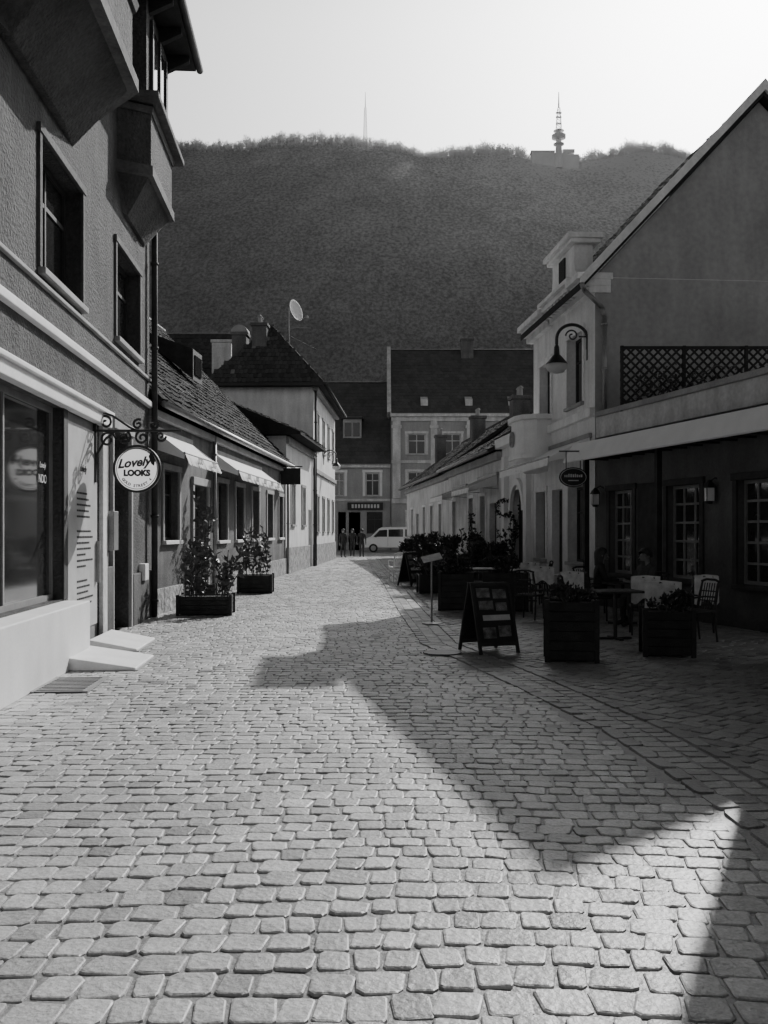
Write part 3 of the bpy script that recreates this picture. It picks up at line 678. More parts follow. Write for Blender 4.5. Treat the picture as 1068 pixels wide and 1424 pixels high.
# ---- gabled right house
f=Fac('gabled_house','tall pale house with curved attic parapet and plain gable wall on the right',(4.7,21.5),(RX_(27.2),27.2),-1);u=f.u
ops=[(u(22.4),u(23.7),4.65,6.3),(u(25.3),u(26.4),4.65,6.1),(u(24.2),u(25.2),0,2.7),(u(22.2),u(23.6),.9,2.7),(u(25.8),u(26.8),.9,2.7)]
f.wall(M['stucco_pale'],7.3,8,ops,th=.3)
for o in (ops[0],ops[1],ops[3],ops[4]): f.window(*o,rec=.2,m='frame_dark',trim='stucco_pale',tw=.14,nv=2)
e=MB();o=ops[2];f.box(e,o[0],o[1],.2,.26,0,2.7);e.build('door',M['wood'],f.root)
f.band('string_course','stucco_pale',.02,f.L,4.2,4.4,-.12);f.band('plinth','stone',.02,o[0],0,.6,-.06)
a,b=u(22.45),u(25.1)
for p_,q_ in ((-.05,a-.01),(b+.01,f.L+.25)):
    e=MB();f.box(e,p_,q_,-.15,.35,6.95,7.1);f.box(e,p_,q_,-.3,.35,7.1,7.25);f.box(e,p_,q_,-.42,.4,7.25,7.4)
    e.build('cornice',M['stucco_pale'],f.root,bevel=.012)
e=MB();g=-1
prof=[(a,7.0),(a,7.45),(a+.1,7.65),(a+.28,7.8),(a+.34,8.0),(a+.34,8.42),(b-.34,8.42),(b-.34,8.0),(b-.28,7.8),(b-.1,7.65),(b,7.45),(b,7.0)]
e.prism(prof,.1,-.35);pp=e.build('attic_parapet',M['stucco_pale'],f.root)
e=MB();f.box(e,a+.2,b-.2,-.22,.5,8.43,8.53);f.box(e,a+.14,b-.14,-.3,.55,8.53,8.65);f.box(e,a+.6,b-.6,-.12,.3,8.65,8.76);e.build('parapet_cap',M['stucco_pale'],pp,bevel=.012)
e=MB();f.box(e,a-.05,b+.05,-.3,.1,7.3,7.42);f.box(e,a-.08,b+.08,-.4,.1,7.42,7.52)
k=0
while a+k*.3<b: f.box(e,a+k*.3,a+k*.3+.15,-.26,.1,7.12,7.3);k+=1
e.build('dentil_cornice',M['stucco_pale'],pp,bevel=.008)
e=MB();c=(a+b)/2;f.box(e,c-.25,c+.25,-.14,-.09,7.7,8.3);e.build('attic_opening',M['glass'],pp)
e=MB();e.prism([(0,7.3),(-3.8,11.35),(-7.8,7.3)],0.02,.4,'x');e.build('gable_wall',M['stucco_grey'],f.root)
e=MB();e.prism([(-.003,0.02),(-8,0.02),(-8,7.29),(-.003,7.29)],-.004,-.001,'x');e.build('end_wall',M['stucco_grey'],f.root)
e=MB();e.prism([(.35,7.0),(.35,7.16),(-3.8,11.6),(-8.3,7.16),(-8.3,7.0),(-3.8,11.4)],-.22,f.L+.1,'x');tn=[1.]*len(e.v)
tiles(e,tn,(-.2,-.9,8.5),(1,0,0),(0,-2.9,3.1),f.L,4.2);rf=e.build('roof',M['tile'],f.root,fix=False,tone=tn)
for s_ in (0,1):
    e=MB();e.prism([(.4,7.02),(.4,7.25),(-3.8,11.75),(-3.8,11.5)] if s_==0 else [(-8.35,7.02),(-8.35,7.25),(-3.8,11.75),(-3.8,11.5)],-.3,-.225,'x');e.build('verge_board',M['stucco_pale'],rf)
e=MB();e.tube([(-.35,.4,7.05),(-.2,.3,6.95),(-.12,-.12,6.6),(-.12,-.18,6.4),(-.12,-.18,4.3)],.055,10)
for z in (6.2,5.2): e.cyl((-.12,-.18,z),(-.12,-.18,z+.06),.075,.075,10)
e.build('drainpipe',M['metal'],f.root,smooth=True)
e=MB();Yb=26.2;c=u(Yb)
bp_=lambda r,z:[(c+r*1.1,0,z),(c+r*1.1,r*.45,z),(c+r*.85,r*.8,z),(c+r*.4,r*.92,z),(c-r*.4,r*.92,z),(c-r*.85,r*.8,z),(c-r*1.1,r*.45,z),(c-r*1.1,0,z)]
pl=lambda r,z:bp_(r,z-.18)
e.loft(pl(.85,3.85),pl(.85,4.75));bal=e.build('balcony',M['white'],f.root)
for A_,B_ in ((pl(.95,4.755),pl(.95,4.88)),(pl(.93,3.74),pl(.93,3.845)),(pl(.5,3.4),pl(.85,3.735))):
    e=MB();e.loft(A_,B_);e.build('balcony_moulding',M['white'],bal)
e=MB();s2=MB();ringm(s2,.16,.21,-.03,.03,20);e.add(s2.v,s2.f,Matrix.Translation((c+.1,.82,4.12))@Matrix.Rotation(R(180),4,'Z'));e.build('ring_ornament',M['trim'],bal)
awning(f,u(21.7),u(26.9),1.0,3.75,3.3,'awning','pale awning over the ground floor of the tall gabled house',None,'awning',val=.2)
def lantern_arm(name,label,loc,rz,s=1,group=None):
    t=thing(name,label,'lamp',loc,rz,group)
    q=MB();pts=[(0,0,0)]
    for i in range(15):
        a=math.pi*i/14;pts.append((.36*s-math.cos(a)*.36*s,0,.25*s+math.sin(a)*.33*s))
    pts.append((.72*s,0,.12*s));q.tube(pts,.038*s,8);q.box(-.03,.02,-.06*s,.06*s,-.25*s,.35*s)
    sc=[]
    for i in range(30):
        a=i/29*2.6*math.pi;r=.15*s*(1-i/36);sc.append((.36*s+math.cos(a)*r,0,.32*s+math.sin(a)*r))
    q.tube(sc,.02*s,6);q.tube([(0,0,.3*s),(.2*s,0,.3*s)],.02*s,6);q.build('scroll_arm',M['iron'],t)
    q=MB();q.lathe([(.03*s,.12*s),(.06*s,.05*s),(.07*s,-.12*s),(.13*s,-.18*s),(.24*s,-.32*s),(.25*s,-.34*s)],(.72*s,0,0),18);q.build('lamp_shade',M['iron'],t,smooth=True)
    q=MB();q.lathe([(.24*s,-.345*s),(.25*s,-.44*s),(.17*s,-.53*s),(.05*s,-.56*s)],(.72*s,0,0),18);q.build('diffuser',M['opal'],t,smooth=True)
    return t
lantern_arm('wall_lamp','large black scroll armed wall lamp on the tall gabled house',(4.66,22.1,5.8),math.pi,.98)
lantern_arm('wall_lamp','small scroll armed lamp on the hip roofed house at left',(-3.12,50,5.3),0,.9)
# ---- restaurant front
f=Fac('restaurant_front','low restaurant front with wide canopy and lattice topped terrace at the right edge',(6.37,14.7),(4.72,21.42),-1);u=f.u
ops=[(u(17.4),u(18.5),.75,2.5),(u(19.8),u(20.8),.75,2.5),(u(15.2),u(16.3),.75,2.5)]
f.wall(M['stucco_rest'],3.7,4,ops)
for o in ops: f.window(*o,rec=.12,nv=3,nh=5,fw=.06,m='frame_grey',trim='frame_dark',sill='frame_dark')
e=MB();f.box(e,-.03,f.L-.1,-.1,.4,4.16,4.27);e.build('parapet_cap',M['trim'],f.root,bevel=.012)
e=MB();f.box(e,0,f.L-.05,-.04,4,3.703,4.155);e.build('parapet',M['stucco_light'],f.root)
f.band('door_panel','wood',u(18.75),u(19.6),0,2.6,-.03)
e=MB();g=-1
e.prism([(0,3.62),(0,3.5),(.66,3.25),(.66,3.45)],-.6,f.L-.3,'x');cn=e.build('canopy',M['trim'],f.root)
e=MB();e.prism([(.665,3.52),(.70,3.53),(.94,3.14),(.91,3.11)],-.62,f.L-.28,'x');e.build('fascia_board',M['awning'],cn,bevel=.006)
for k in range(14):
    e=MB();e.box(-.5+k*.52,-.46+k*.52,.05,.65,3.16,3.2);e.build('rafter',M['wood'],cn)
for a in (3.3,6.3):
    e=MB();e.box(a-.05,a+.05,.5,.6,0,3.2);e.build('canopy_post',M['wood'],cn)
t=thing('lattice_screen','dark diagonal lattice screen on the roof terrace beside the gable wall','trellis',(4.95,20.2,4.15))
e=MB();W=3.9;e.box(0,W,-.03,.03,1.3,1.36);e.box(0,W,-.03,.03,.16,.22)
for a in (0,1.3,2.6,W-.06): e.box(a,a+.06,-.035,.035,0,1.37)
e.build('frame',M['wood'],t)
e=MB();k=-1.2
while k<W:
    for s in (1,-1):
        z0=.2;z1=1.32;L1=z1-z0
        xa,xb=(k,k+L1);ta=0;tb=1
        if xa<0: ta=-xa/L1
        if xb>W: tb=(W-xa)/L1
        if tb>ta+.05:
            def pt(tt): return (xa+L1*tt, .012*s, (z0+L1*tt) if s==1 else (z1-L1*tt))
            p,q_=pt(ta),pt(tb);d=Vector((q_[0]-p[0],0,q_[2]-p[2])).normalized();n_=Vector((-d.z,0,d.x))*.022
            e.loft([Vector(p)+n_,Vector(p)-n_,Vector(p)-n_+Vector((0,.01,0)),Vector(p)+n_+Vector((0,.01,0))],[Vector(q_)+n_,Vector(q_)-n_,Vector(q_)-n_+Vector((0,.01,0)),Vector(q_)+n_+Vector((0,.01,0))])
    k+=.19
e.build('lattice',M['wood'],t)
t=thing('creeper','leafless creeper trailing over the terrace lattice and parapet','plant',(5.2,19.9,4.25))
e=MB()
for k in range(34):
    p=Vector((U(0,3),U(-.1,.15),U(0,.2)));pts=[p]
    for j in range(11):
        p=p+Vector((U(-.05,.25),U(-.04,.04),U(-.08,.15)));pts.append(p)
    e.tube(pts,.014,4)
e.build('stems',M['stem'],t)
e=MB()
for k in range(700): e.leaf((U(0,3.2),U(-.15,.15),U(0,.45)+.5*random.random()**2),.09)
e.build('leaves',M['leafd'],t,fix=False)
f=Fac('shading_house','tall plain house outside the right edge whose corner shades the near cobbles',(5.0,-6),(5.0,12.1),-1)
f.wall(M['stucco_mid'],9.5,8,[(14,15.2,4.6,6.3),(10,11.2,4.6,6.3)]);f.window(14,15.2,4.6,6.3,trim='trim');f.window(10,11.2,4.6,6.3,trim='trim')
e=MB();e.prism([(.2,9.5),(-4,13),(-8.3,9.5)],-.3,f.L,'x');e.build('roof',M['frame_dark'],f.root)
t=thing('oval_sign','black oval sign with pale lettering hanging under the canopy edge','sign',(4.0,20.4,2.78))
q=MB();q.lathe([(.3,-.02),(.3,.02)],(0,0,0),32,Matrix.Scale(.7,4,(0,0,1))@RX);q.build('board',M['black'],t)
q=MB();s2=MB();ringm(s2,.262,.275,-.026,-.02,32);q.add(s2.v,s2.f,Matrix.Scale(.68,4,(0,0,1)));q.build('border_ring',M['chalk'],t)
x_=-.19
while x_<.17:
    w=U(.02,.04);q=MB();q.box(x_,x_+w,-.026,-.021,-.0,U(.04,.07));q.build('letter',M['chalk'],t);x_+=w+.014
q=MB();q.box(-.11,.11,-.026,-.021,-.08,-.06);q.build('lettering_row',M['chalk'],t)
q=MB();q.cyl((-.15,0,.18),(-.15,0,.55),.01);q.cyl((.15,0,.18),(.15,0,.55),.01);q.cyl((-.3,0,.55),(.75,0,.55),.015);q.build('hanger',M['iron'],t)
def coach(label,loc):
    t=thing('wall_lantern',label,'lamp',loc)
    q=MB();q.box(-.07,.07,-.07,.07,-.13,.1);q.build('glass_body',M['lampglass'],t)
    q=MB();q.lathe([(.12,.1),(.08,.17),(.02,.24)],(0,0,0),6);q.lathe([(.08,-.13),(.05,-.18)],(0,0,0),6)
    for a in (-.07,.07):
        for b in (-.07,.07): q.cyl((a,b,-.13),(a,b,.1),.01,.01,4)
    q.tube([(0,0,.2),(.1,.0,.28),(.22,.0,.2)],.012);q.build('cap_frame',M['iron'],t)
coach('small glass wall lantern left of the gridded restaurant windows',(4.62,21.1,2.35))
coach('small glass wall lantern right of the gridded restaurant windows',(5.7,16.9,2.3))
t=thing('wall_wreath','round leafy wreath hanging on the pale wall by the arched doorway','wreath',(RX_(30.2)-.2,30.2,2.35))
q=MB()
for k in range(260):
    a=U(0,6.283);q.leaf((math.cos(a)*.24+U(-.04,.04),U(-.05,.05),math.sin(a)*.24+U(-.04,.04)),.09)
q.build('leaves',M['leafd'],t,fix=False)
# ================================================================ PLANTS / PLANTERS
def planter(name,label,x,Y,w,d,h,shrub,sh,rz=0,group=None,leafm='leafd',n=900,lsz=.09,box='wood',dens=30,spread=.38):
    t=thing(name,label,'planter',(x,Y,0.01),rz,group)
    q=MB();k=max(4,int(h/.12))
    for i in range(k):
        z0=.03+i*(h-.05)/k;z1=z0+(h-.05)/k-.012
        q.box(-w/2,w/2,-d/2,-d/2+.025,z0,z1);q.box(-w/2,w/2,d/2-.025,d/2,z0,z1);q.box(-w/2,-w/2+.025,-d/2+.026,d/2-.026,z0,z1);q.box(w/2-.025,w/2,-d/2+.026,d/2-.026,z0,z1)
    for a in (-1,1):
        for b in (-1,1): q.box(a*(w/2+.004)-.03,a*(w/2+.004)+.03,b*(d/2+.004)-.03,b*(d/2+.004)+.03,0,h)
    q.build('box',M[box],t)
    q=MB();q.box(-w/2+.03,w/2-.03,-d/2+.03,d/2-.03,.02,h-.06);q.build('soil',M['soil'],t)
    st=MB();lf=MB()
    if shrub=='bush':
        cs=[(U(-w*.4,w*.4),U(-d*.35,d*.35),h+sh*U(.1,.85),U(.5,1)*min(w,max(sh,.3))*.34) for _ in range(11)]
        for c in cs: st.tube([(c[0]*.3,c[1]*.3,h-.1),(c[0]*.7,c[1]*.7,(h+c[2])/2),(c[0],c[1],c[2])],.012,5)
        for i in range(n):
            c=random.choice(cs);v=Vector((random.gauss(0,1),random.gauss(0,1),random.gauss(0,1))).normalized()*c[3]*U(.5,1.25);lf.leaf((c[0]+v.x,c[1]+v.y,c[2]+v.z*.9),lsz)
    else:
        ns=int(shrub)
        for s in range(ns):
            bx_,by=U(-w*.45,w*.45),U(-d*.35,d*.35);hh=sh*U(.5,1.05);lx,ly=U(-spread,spread),U(-.25,.25);pts=[]
            for i in range(8):
                s_=i/7;pts.append(Vector((bx_+lx*s_**1.5,by+ly*s_**1.5,h-.08+hh*s_)))
            st.tube(pts,.011,5)
            for i in range(int(hh*dens)):
                s_=U(.15,1);k=min(6,int(s_*7));p=pts[k].lerp(pts[k+1],s_*7-k);lf.leaf(p+Vector((U(-.05,.05),U(-.05,.05),0)),U(.1,.18),.5)
    st.build('stems',M['stem'],t);lf.build('leaves',M[leafm],t,fix=False)
    return t
planter('planter_box','long dark box of loose leafy stems before the low tiled house, nearer one',-3.5,19.0,1.0,.75,.4,'18',1.12,R(4),'planters along the left wall','leaf',dens=32,spread=.45)
planter('planter_box','dark box of leafy stems before the low tiled house, farther one',-3.4,25.6,.85,.8,.5,'13',1.3,R(3),'planters along the left wall','leaf')
planter('planter_box','slim dark box with a very tall climbing stem plant by the low house door',-4.0,21.8,.35,.35,.45,'4',2.35,R(3),None,'leaf',dens=26,spread=.2)
G='slatted planters around the terrace'
planter('planter_box','dark slatted planter nearest the camera, right of the folding menu board',2.38,12.3,.6,.6,.78,'bush',.14,R(-8),G,n=700,lsz=.06)
planter('planter_box','dark slatted planter at the right, before the blanketed chairs',3.75,12.8,.6,.6,.62,'bush',.2,R(-10),G,n=700,lsz=.07)
planter('planter_box','wide dark slatted planter behind the folding menu board',2.5,19.9,.85,.6,.8,'bush',.35,R(-5),G,n=900,lsz=.08)
planter('planter_box','dark slatted planter just behind the slanted menu stand',1.5,20.1,.66,.6,.78,'bush',.5,R(-5),G,n=900,lsz=.08)
for x,Y,sh,lb in ((1.25,25.5,.9,'bushy planter left of the far folding board'),(1.75,27.5,1.0,'bushy planter second behind the slanted menu stand'),(2.4,25,.9,'bushy planter between the cafe tables'),(2.9,28.5,1.1,'tall bushy planter before the arched doorway'),(1.15,31.5,1.0,'bushy planter beside the far pale chair'),(.95,35,.9,'bushy planter farthest along the terrace edge'),(1.9,34,1.2,'tall bushy planter before the right cottage awning'),(2.1,30.5,1.0,'bushy planter in the middle of the far terrace'),(1.6,37.5,1.1,'bushy planter before the farthest right awning'),(3.1,26.3,.9,'bushy planter under the tall house awning')):
    planter('planter_box',lb,x,Y,.65,.6,.5,'bush',sh,U(-.1,.1),G,n=1300,lsz=.11)
planter('planter_box','planter with tall climbing foliage against the arched entry house wall',3.75,29.7,.5,.45,.5,'5',2.2,0,None,'leafd')
planter('planter_box','planter with tall foliage against the nearer right cottage',3.2,35.9,.5,.45,.5,'5',1.9,0,None,'leafd')
# ================================================================ BOARDS & STANDS
def aboard(label,x,Y,rz,w,h):
    t=thing('menu_board',label,'menu board',(x,Y,.015),rz)
    for s in (1,-1):
        Mt=Matrix.Translation((0,s*.03,h))@Matrix.Rotation(R(17)*s,4,'X')
        q=MB();q.box(-w/2,-w/2+.04,-.015,.015,-h*1.045,0,Mt);q.box(w/2-.04,w/2,-.015,.015,-h*1.045,0,Mt);q.box(-w/2+.04,w/2-.04,-.015,.015,-.05,0,Mt);q.box(-w/2+.04,w/2-.04,-.015,.015,-h*.93,-h*.88,Mt)
        q.build('frame',M['wood'],t)
        q=MB();q.box(-w/2+.04,w/2-.04,-.006,.006,-h*.88,-.05,Mt);p=q.build('panel',M['black'],t)
        if s==-1 :
            q=MB();q.box(-w*.3,w*.38,-.011,-.0065,-h*.56,-h*.48,Mt);q.build('price_strip',M['chalk'],p)
            for a,b,c,d in ((-.38,-.05,.08,.22),(.02,.36,.1,.24),(-.36,.0,.27,.4),(.06,.34,.3,.42),(-.34,-.02,.66,.82),(.05,.36,.64,.8)):
                q=MB();q.box(w*a,w*b,-.010,-.0065,-h*d,-h*c,Mt);q.build('dish_picture',M['print'],p)
    q=MB();q.tube([(w/2,-.15,h*.4),(w/2,.15,h*.4)],.006);q.build('chain',M['iron'],t)
    return t
aboard('dark folding menu board with food pictures standing on the shaded cobbles',1.42,13.1,R(22),.6,.93)
aboard('small folding board farther down the terrace edge beside the pale chair',.82,28.7,R(35),.55,1.0)
t=thing('menu_stand','slim metal menu stand with a slanted pale board at the terrace edge','menu stand',(.84,17,.012),R(10))
q=MB();q.cyl((0,0,0),(0,0,1.1),.018);q.lathe([(.17,0),(.17,.015),(.03,.03)],(0,0,0),20);q.build('pole',M['metal'],t)
q=MB();q.box(-.17,.17,-.12,.12,-.012,.012,Matrix.Translation((0,0,1.16))@Matrix.Rotation(R(20),4,'X')@Matrix.Rotation(R(-14),4,'Y'));q.build('slanted_board',M['chalk'],t)
t=thing('manhole_cover','round dark manhole cover set in the gutter course of the terrace','manhole cover',(.78,12.9,.018))
q=MB();q.lathe([(.26,0),(.26,.01)],(0,0,0),24);q.build('lid',M['iron'],t)
# ================================================================ FURNITURE
def chair(label,x,Y,rz,cover=False,m='wicker',group='cafe chairs on the terrace'):
    t=thing('cafe_chair',label,'chair',(x,Y,.012),rz,group)
    q=MB();q.box(-.22,.22,-.22,.22,.43,.47);q.build('seat',M[m],t,bevel=.012)
    for a in (-1,1):
        q=MB();q.cyl((a*.2,-.2,0),(a*.19,-.19,.43),.016);q.build('leg',M[m],t)
        q=MB();q.tube([(a*.2,.25,0),(a*.2,.2,.43),(a*.2,.24,.65),(a*.18,.29,.88)],.016);q.build('leg',M[m],t)
        q=MB();q.tube([(a*.21,.22,.66),(a*.24,0,.68),(a*.22,-.2,.66),(a*.2,-.2,.45)],.014);q.build('armrest',M[m],t)
    q=MB();
    for k in range(7): a=-.165+k*.055;q.tube([(a,.2,.47),(a,.24,.66),(a,.28,.86)],.009,5)
    q.tube([(-.2,.29,.88),(-.1,.3,.91),(.1,.3,.91),(.2,.29,.88)],.018)
    for z,y_ in ((.6,.225),(.74,.255)): q.tube([(-.2,y_,z),(.2,y_,z)],.01,5)
    q.build('backrest',M[m],t)
    if cover:
        q=MB();vs=[];fs=[];n=10;lo=U(.42,.62);hw=U(.2,.25)
        prof=[(.345,lo),(.335,lo+.12),(.335,.8),(.325,.93),(.29,.945),(.255,.93),(.23,.8),(.21,.66)]
        for i in range(n+1):
            a=-hw+2*hw*i/n
            for j,(y_,z) in enumerate(prof): vs.append((a+U(-.006,.006),y_+.018*math.sin(i*1.7+j*.5),z-(.05*math.sin(i*.9) if j==0 else 0)-(.02*abs(a)*4 if j in(3,4,5) else 0)))
        k=len(prof)
        for i in range(n):
            for j in range(k-1): b=i*k+j;fs.append((b,b+1,b+k+1,b+k))
        q.add(vs,fs);b=q.build('blanket',M['blanket'],t,fix=False,smooth=True)
    return t
chair('dark wicker chair with pale blanket over its back, just left of the seated people',3.2,16.9,R(185),True)
chair('dark wicker chair with pale blanket over its back, between the two front planters',4.12,15.3,R(170),True)
chair('dark wicker chair with pale blanket over its back, nearest the right edge',4.0,13.75,R(160),True)
chair('dark wicker chair with pale blanket, beside the wide slatted planter',3.15,19.3,R(175),True)
chair('dark wicker chair with pale blanket, against the restaurant wall right of the seated people',5.0,15.6,R(200),True)
chair('dark wicker chair with pale blanket, farther back beside the bare chairs',3.3,21.6,R(165),True)
chair('dark wicker chair of the seated person on the left',3.85,17.25,R(95),False)
chair('dark wicker chair of the seated person on the right',4.55,16.6,R(-60),False)
for i,(x,Y,rz,lb) in enumerate(((2.9,21.8,80,'bare wicker chair behind the wide slatted planter'),(3.7,23.0,-90,'bare wicker chair against the awninged wall'),(2.7,23.9,120,'bare wicker chair in the middle of the terrace'),(2.2,22.4,60,'bare wicker chair at the street side of the cafe tables'),(4.6,14.3,-70,'bare wicker chair behind the right planter'),(4.1,19.2,30,'bare wicker chair near the gridded restaurant window'),(3.1,15.4,70,'bare wicker chair left of the dark front table'),(2.7,17.9,150,'bare wicker chair between the menu board and the blanketed chair'))):
    chair(lb,x,Y,R(rz))
chair('pale metal chair at the far end of the terrace',.42,31.3,R(200),False,'white')
def table(label,x,Y,m='wicker',cloth=None):
    t=thing('cafe_table',label,'table',(x,Y,.012),U(-.2,.2),'cafe tables on the terrace')
    q=MB();q.box(-.36,.36,-.36,.36,.71,.74);q.build('tabletop',M[m],t,bevel=.008)
    q=MB();q.cyl((0,0,.02),(0,0,.71),.03);q.build('column',M['iron'],t);q=MB();q.box(-.25,.25,-.03,.03,0,.03);q.box(-.03,.03,-.25,-.029,.001,.029);q.box(-.03,.03,.029,.25,.001,.029);q.build('foot',M['iron'],t)
for x,Y,m,lb in ((4.2,17.0,'wicker','dark cafe table between the two seated people'),(3.3,22.4,'linen','pale topped cafe table behind the wide planter'),(3.2,24.6,'linen','pale topped cafe table under the awning'),(3.5,14.6,'wicker','dark cafe table behind the right planter'),(.75,32.2,'white','white cafe table beside the far pale chair'),(2.3,23.3,'linen','pale topped cafe table nearest the street side'),(3.6,19.9,'linen','pale topped cafe table near the gridded window')): table(lb,x,Y,m)
# ================================================================ PEOPLE
def person(label,loc,rz,pose,coat='cloth1',legs='cloth2',longhair=False,group=None,h=1.0):
    t=thing('person',label,'person',loc,rz,group)
    if pose=='sit':
        J={'pel':(0,0,.52,.15),'wst':(0,.02,.7,.135),'chs':(0,.02,.92,.16),'nck':(0,0,1.08,.06),'hd':(0,-.03,1.2,.1),'tp':(0,-.01,1.28,.085),
        'hipL':(.1,-.03,.52,.1),'kneL':(.13,-.42,.52,.07),'ankL':(.13,-.4,.1,.045),'toeL':(.14,-.58,.05,.04),
        'hipR':(-.1,-.03,.52,.1),'kneR':(-.12,-.4,.52,.07),'ankR':(-.12,-.36,.1,.045),'toeR':(-.13,-.54,.05,.04),
        'shL':(.19,.02,1.0,.07),'elL':(.25,-.1,.76,.047),'wrL':(.12,-.32,.77,.03),'pmL':(.08,-.4,.78,.03),
        'shR':(-.19,.02,1.0,.07),'elR':(-.25,-.08,.76,.047),'wrR':(-.12,-.3,.78,.03),'pmR':(-.07,-.38,.79,.03)}
    else:
        s=.18 if pose=='walk' else .03
        J={'pel':(0,0,.93,.14),'wst':(0,0,1.1,.13),'chs':(0,0,1.32,.155),'nck':(0,0,1.5,.058),'hd':(0,-.03,1.62,.098),'tp':(0,-.01,1.71,.08),
        'hipL':(.09,0,.9,.1),'kneL':(.1,-s,.5,.068),'ankL':(.1,-s*.7,.08,.045),'toeL':(.12,-s*.7-.16,.04,.038),
        'hipR':(-.09,0,.9,.1),'kneR':(-.1,s*.2,.5,.068),'ankR':(-.1,s*1.4,.1,.045),'toeR':(-.12,s*1.4-.15,.04,.038),
        'shL':(.19,0,1.42,.07),'elL':(.25,s*.4,1.14,.045),'wrL':(.25,-s*.3,.9,.03),'pmL':(.25,-s*.5,.82,.03),
        'shR':(-.19,0,1.42,.07),'elR':(-.25,-s*.2,1.14,.045),'wrR':(-.25,-s*1.0,.9,.03),'pmR':(-.25,-s*1.2,.82,.03)}
    E=[('pel','wst'),('wst','chs'),('chs','nck'),('nck','hd'),('hd','tp')]
    for s_ in 'LR':
        E+=[('pel','hip'+s_),('hip'+s_,'kne'+s_),('kne'+s_,'ank'+s_),('ank'+s_,'toe'+s_),('chs','sh'+s_),('sh'+s_,'el'+s_),('el'+s_,'wr'+s_),('wr'+s_,'pm'+s_)]
        w=Vector(J['wr'+s_][:3]);p=Vector(J['pm'+s_][:3]);d=(p-w).normalized();side=Vector((1,0,0)) if pose=='sit' else Vector((0,1,0))
        for k in range(4):
            o=side*(k-1.5)*.021;a=p+o+d*.035;b=p+o*1.05+d*(.06+.008*(1.5-abs(k-1.5)))+Vector((0,0,-.012))
            J[f'f{k}a{s_}']=(*a,.0095);J[f'f{k}b{s_}']=(*b,.008);E+=[('pm'+s_,f'f{k}a{s_}'),(f'f{k}a{s_}',f'f{k}b{s_}')]
        th=w.lerp(p,.6)+side*.045;J['th'+s_]=(*th,.01);E.append(('wr'+s_,'th'+s_))
    ks=list(J);me=bpy.data.meshes.new('body');me.from_pydata([J[k][:3] for k in ks],[(ks.index(a),ks.index(b)) for a,b in E],[])
    o=bpy.data.objects.new('body',me);C.objects.link(o);sm=o.modifiers.new('s','SKIN');ss=o.modifiers.new('u','SUBSURF');ss.levels=1;ss.render_levels=1
    sv=me.skin_vertices[0].data
    for i,k in enumerate(ks): sv[i].radius=(J[k][3],J[k][3]);sv[i].use_root=(k=='pel')
    bpy.context.view_layer.update();m2=bpy.data.meshes.new_from_object(o.evaluated_get(bpy.context.evaluated_depsgraph_get()))
    bpy.data.objects.remove(o);m2.materials.clear()
    for m_ in (coat,legs,'skin'): m2.materials.append(M[m_])
    nz=J['nck'][2];pz=J['pel'][2]
    for p in m2.polygons:
        c=p.center
        if c.z>nz+.02: p.material_index=2
        elif min((c-Vector(J['pmL'][:3])).length,(c-Vector(J['pmR'][:3])).length)<.095: p.material_index=2
        elif c.z<pz-.04 or (pose=='sit' and c.y<-.2 and c.z<pz+.08): p.material_index=1
    m2.shade_smooth();b=bpy.data.objects.new('body',m2);C.objects.link(b);b.parent=t
    hc=Vector(J['hd'][:3])+Vector((0,.02,.035))
    q=MB();vs=[]
    n=14;k=7
    for j in range(k+1):
        ph=math.pi*.62*j/k
        for i in range(n):
            a=2*math.pi*i/n;fr=max(0,-math.sin(a));pp=ph*(1-.45*fr);r=.118
            zz_=math.cos(pp)*.125;ext=(.16 if longhair and j==k and math.sin(a)>-.3 else 0)
            vs.append((hc.x+math.cos(a)*math.sin(pp)*r,hc.y+math.sin(a)*math.sin(pp)*r*1.05,hc.z+zz_-ext))
    q.add(vs,[(j*n+i,j*n+(i+1)%n,(j+1)*n+(i+1)%n,(j+1)*n+i) for j in range(k) for i in range(n)]);q.build('hair',M['hair'],t,smooth=True,fix=False)
    q=MB();q.add([(hc.x-.012,hc.y-.11,hc.z-.05),(hc.x+.012,hc.y-.11,hc.z-.05),(hc.x,hc.y-.15,hc.z-.07),(hc.x,hc.y-.11,hc.z-.01)],[(0,1,2),(1,3,2),(3,0,2)])
    for s2 in (-1,1): q.lathe([(.004,-.008),(.011,0),(.004,.008)],(hc.x+s2*.034,hc.y-.108,hc.z-.015),8)
    q.box(hc.x-.022,hc.x+.022,hc.y-.118,hc.y-.1,hc.z-.1,hc.z-.094)
    for s2 in (-1,1): q.lathe([(.006,-.025),(.016,0),(.008,.03)],(hc.x+s2*.105,hc.y-.005,hc.z-.03),8)
    q.build('facial_features',M['skin'],t)
    return t
person('dark coated person seated at the cafe table, the left one',(3.87,17.25,.0),R(85),'sit','cloth1','cloth2',True)
person('person in grey pullover seated at the cafe table, the right one',(4.52,16.65,.0),R(-70),'sit','cloth3','cloth2')
person('pedestrian in long dark clothes at the end of the street, rightmost of three',(X(503,60),60,.0),R(180),'walk','cloth1','cloth2')
person('pedestrian in dark coat at the end of the street, middle of three',(X(490,61.5),61.5,.0),R(0),'walk','cloth1','cloth1',True)
person('pedestrian by the left wall at the far street end, leftmost of three',(X(477,59),59,.0),R(30),'stand','cloth1','cloth2')
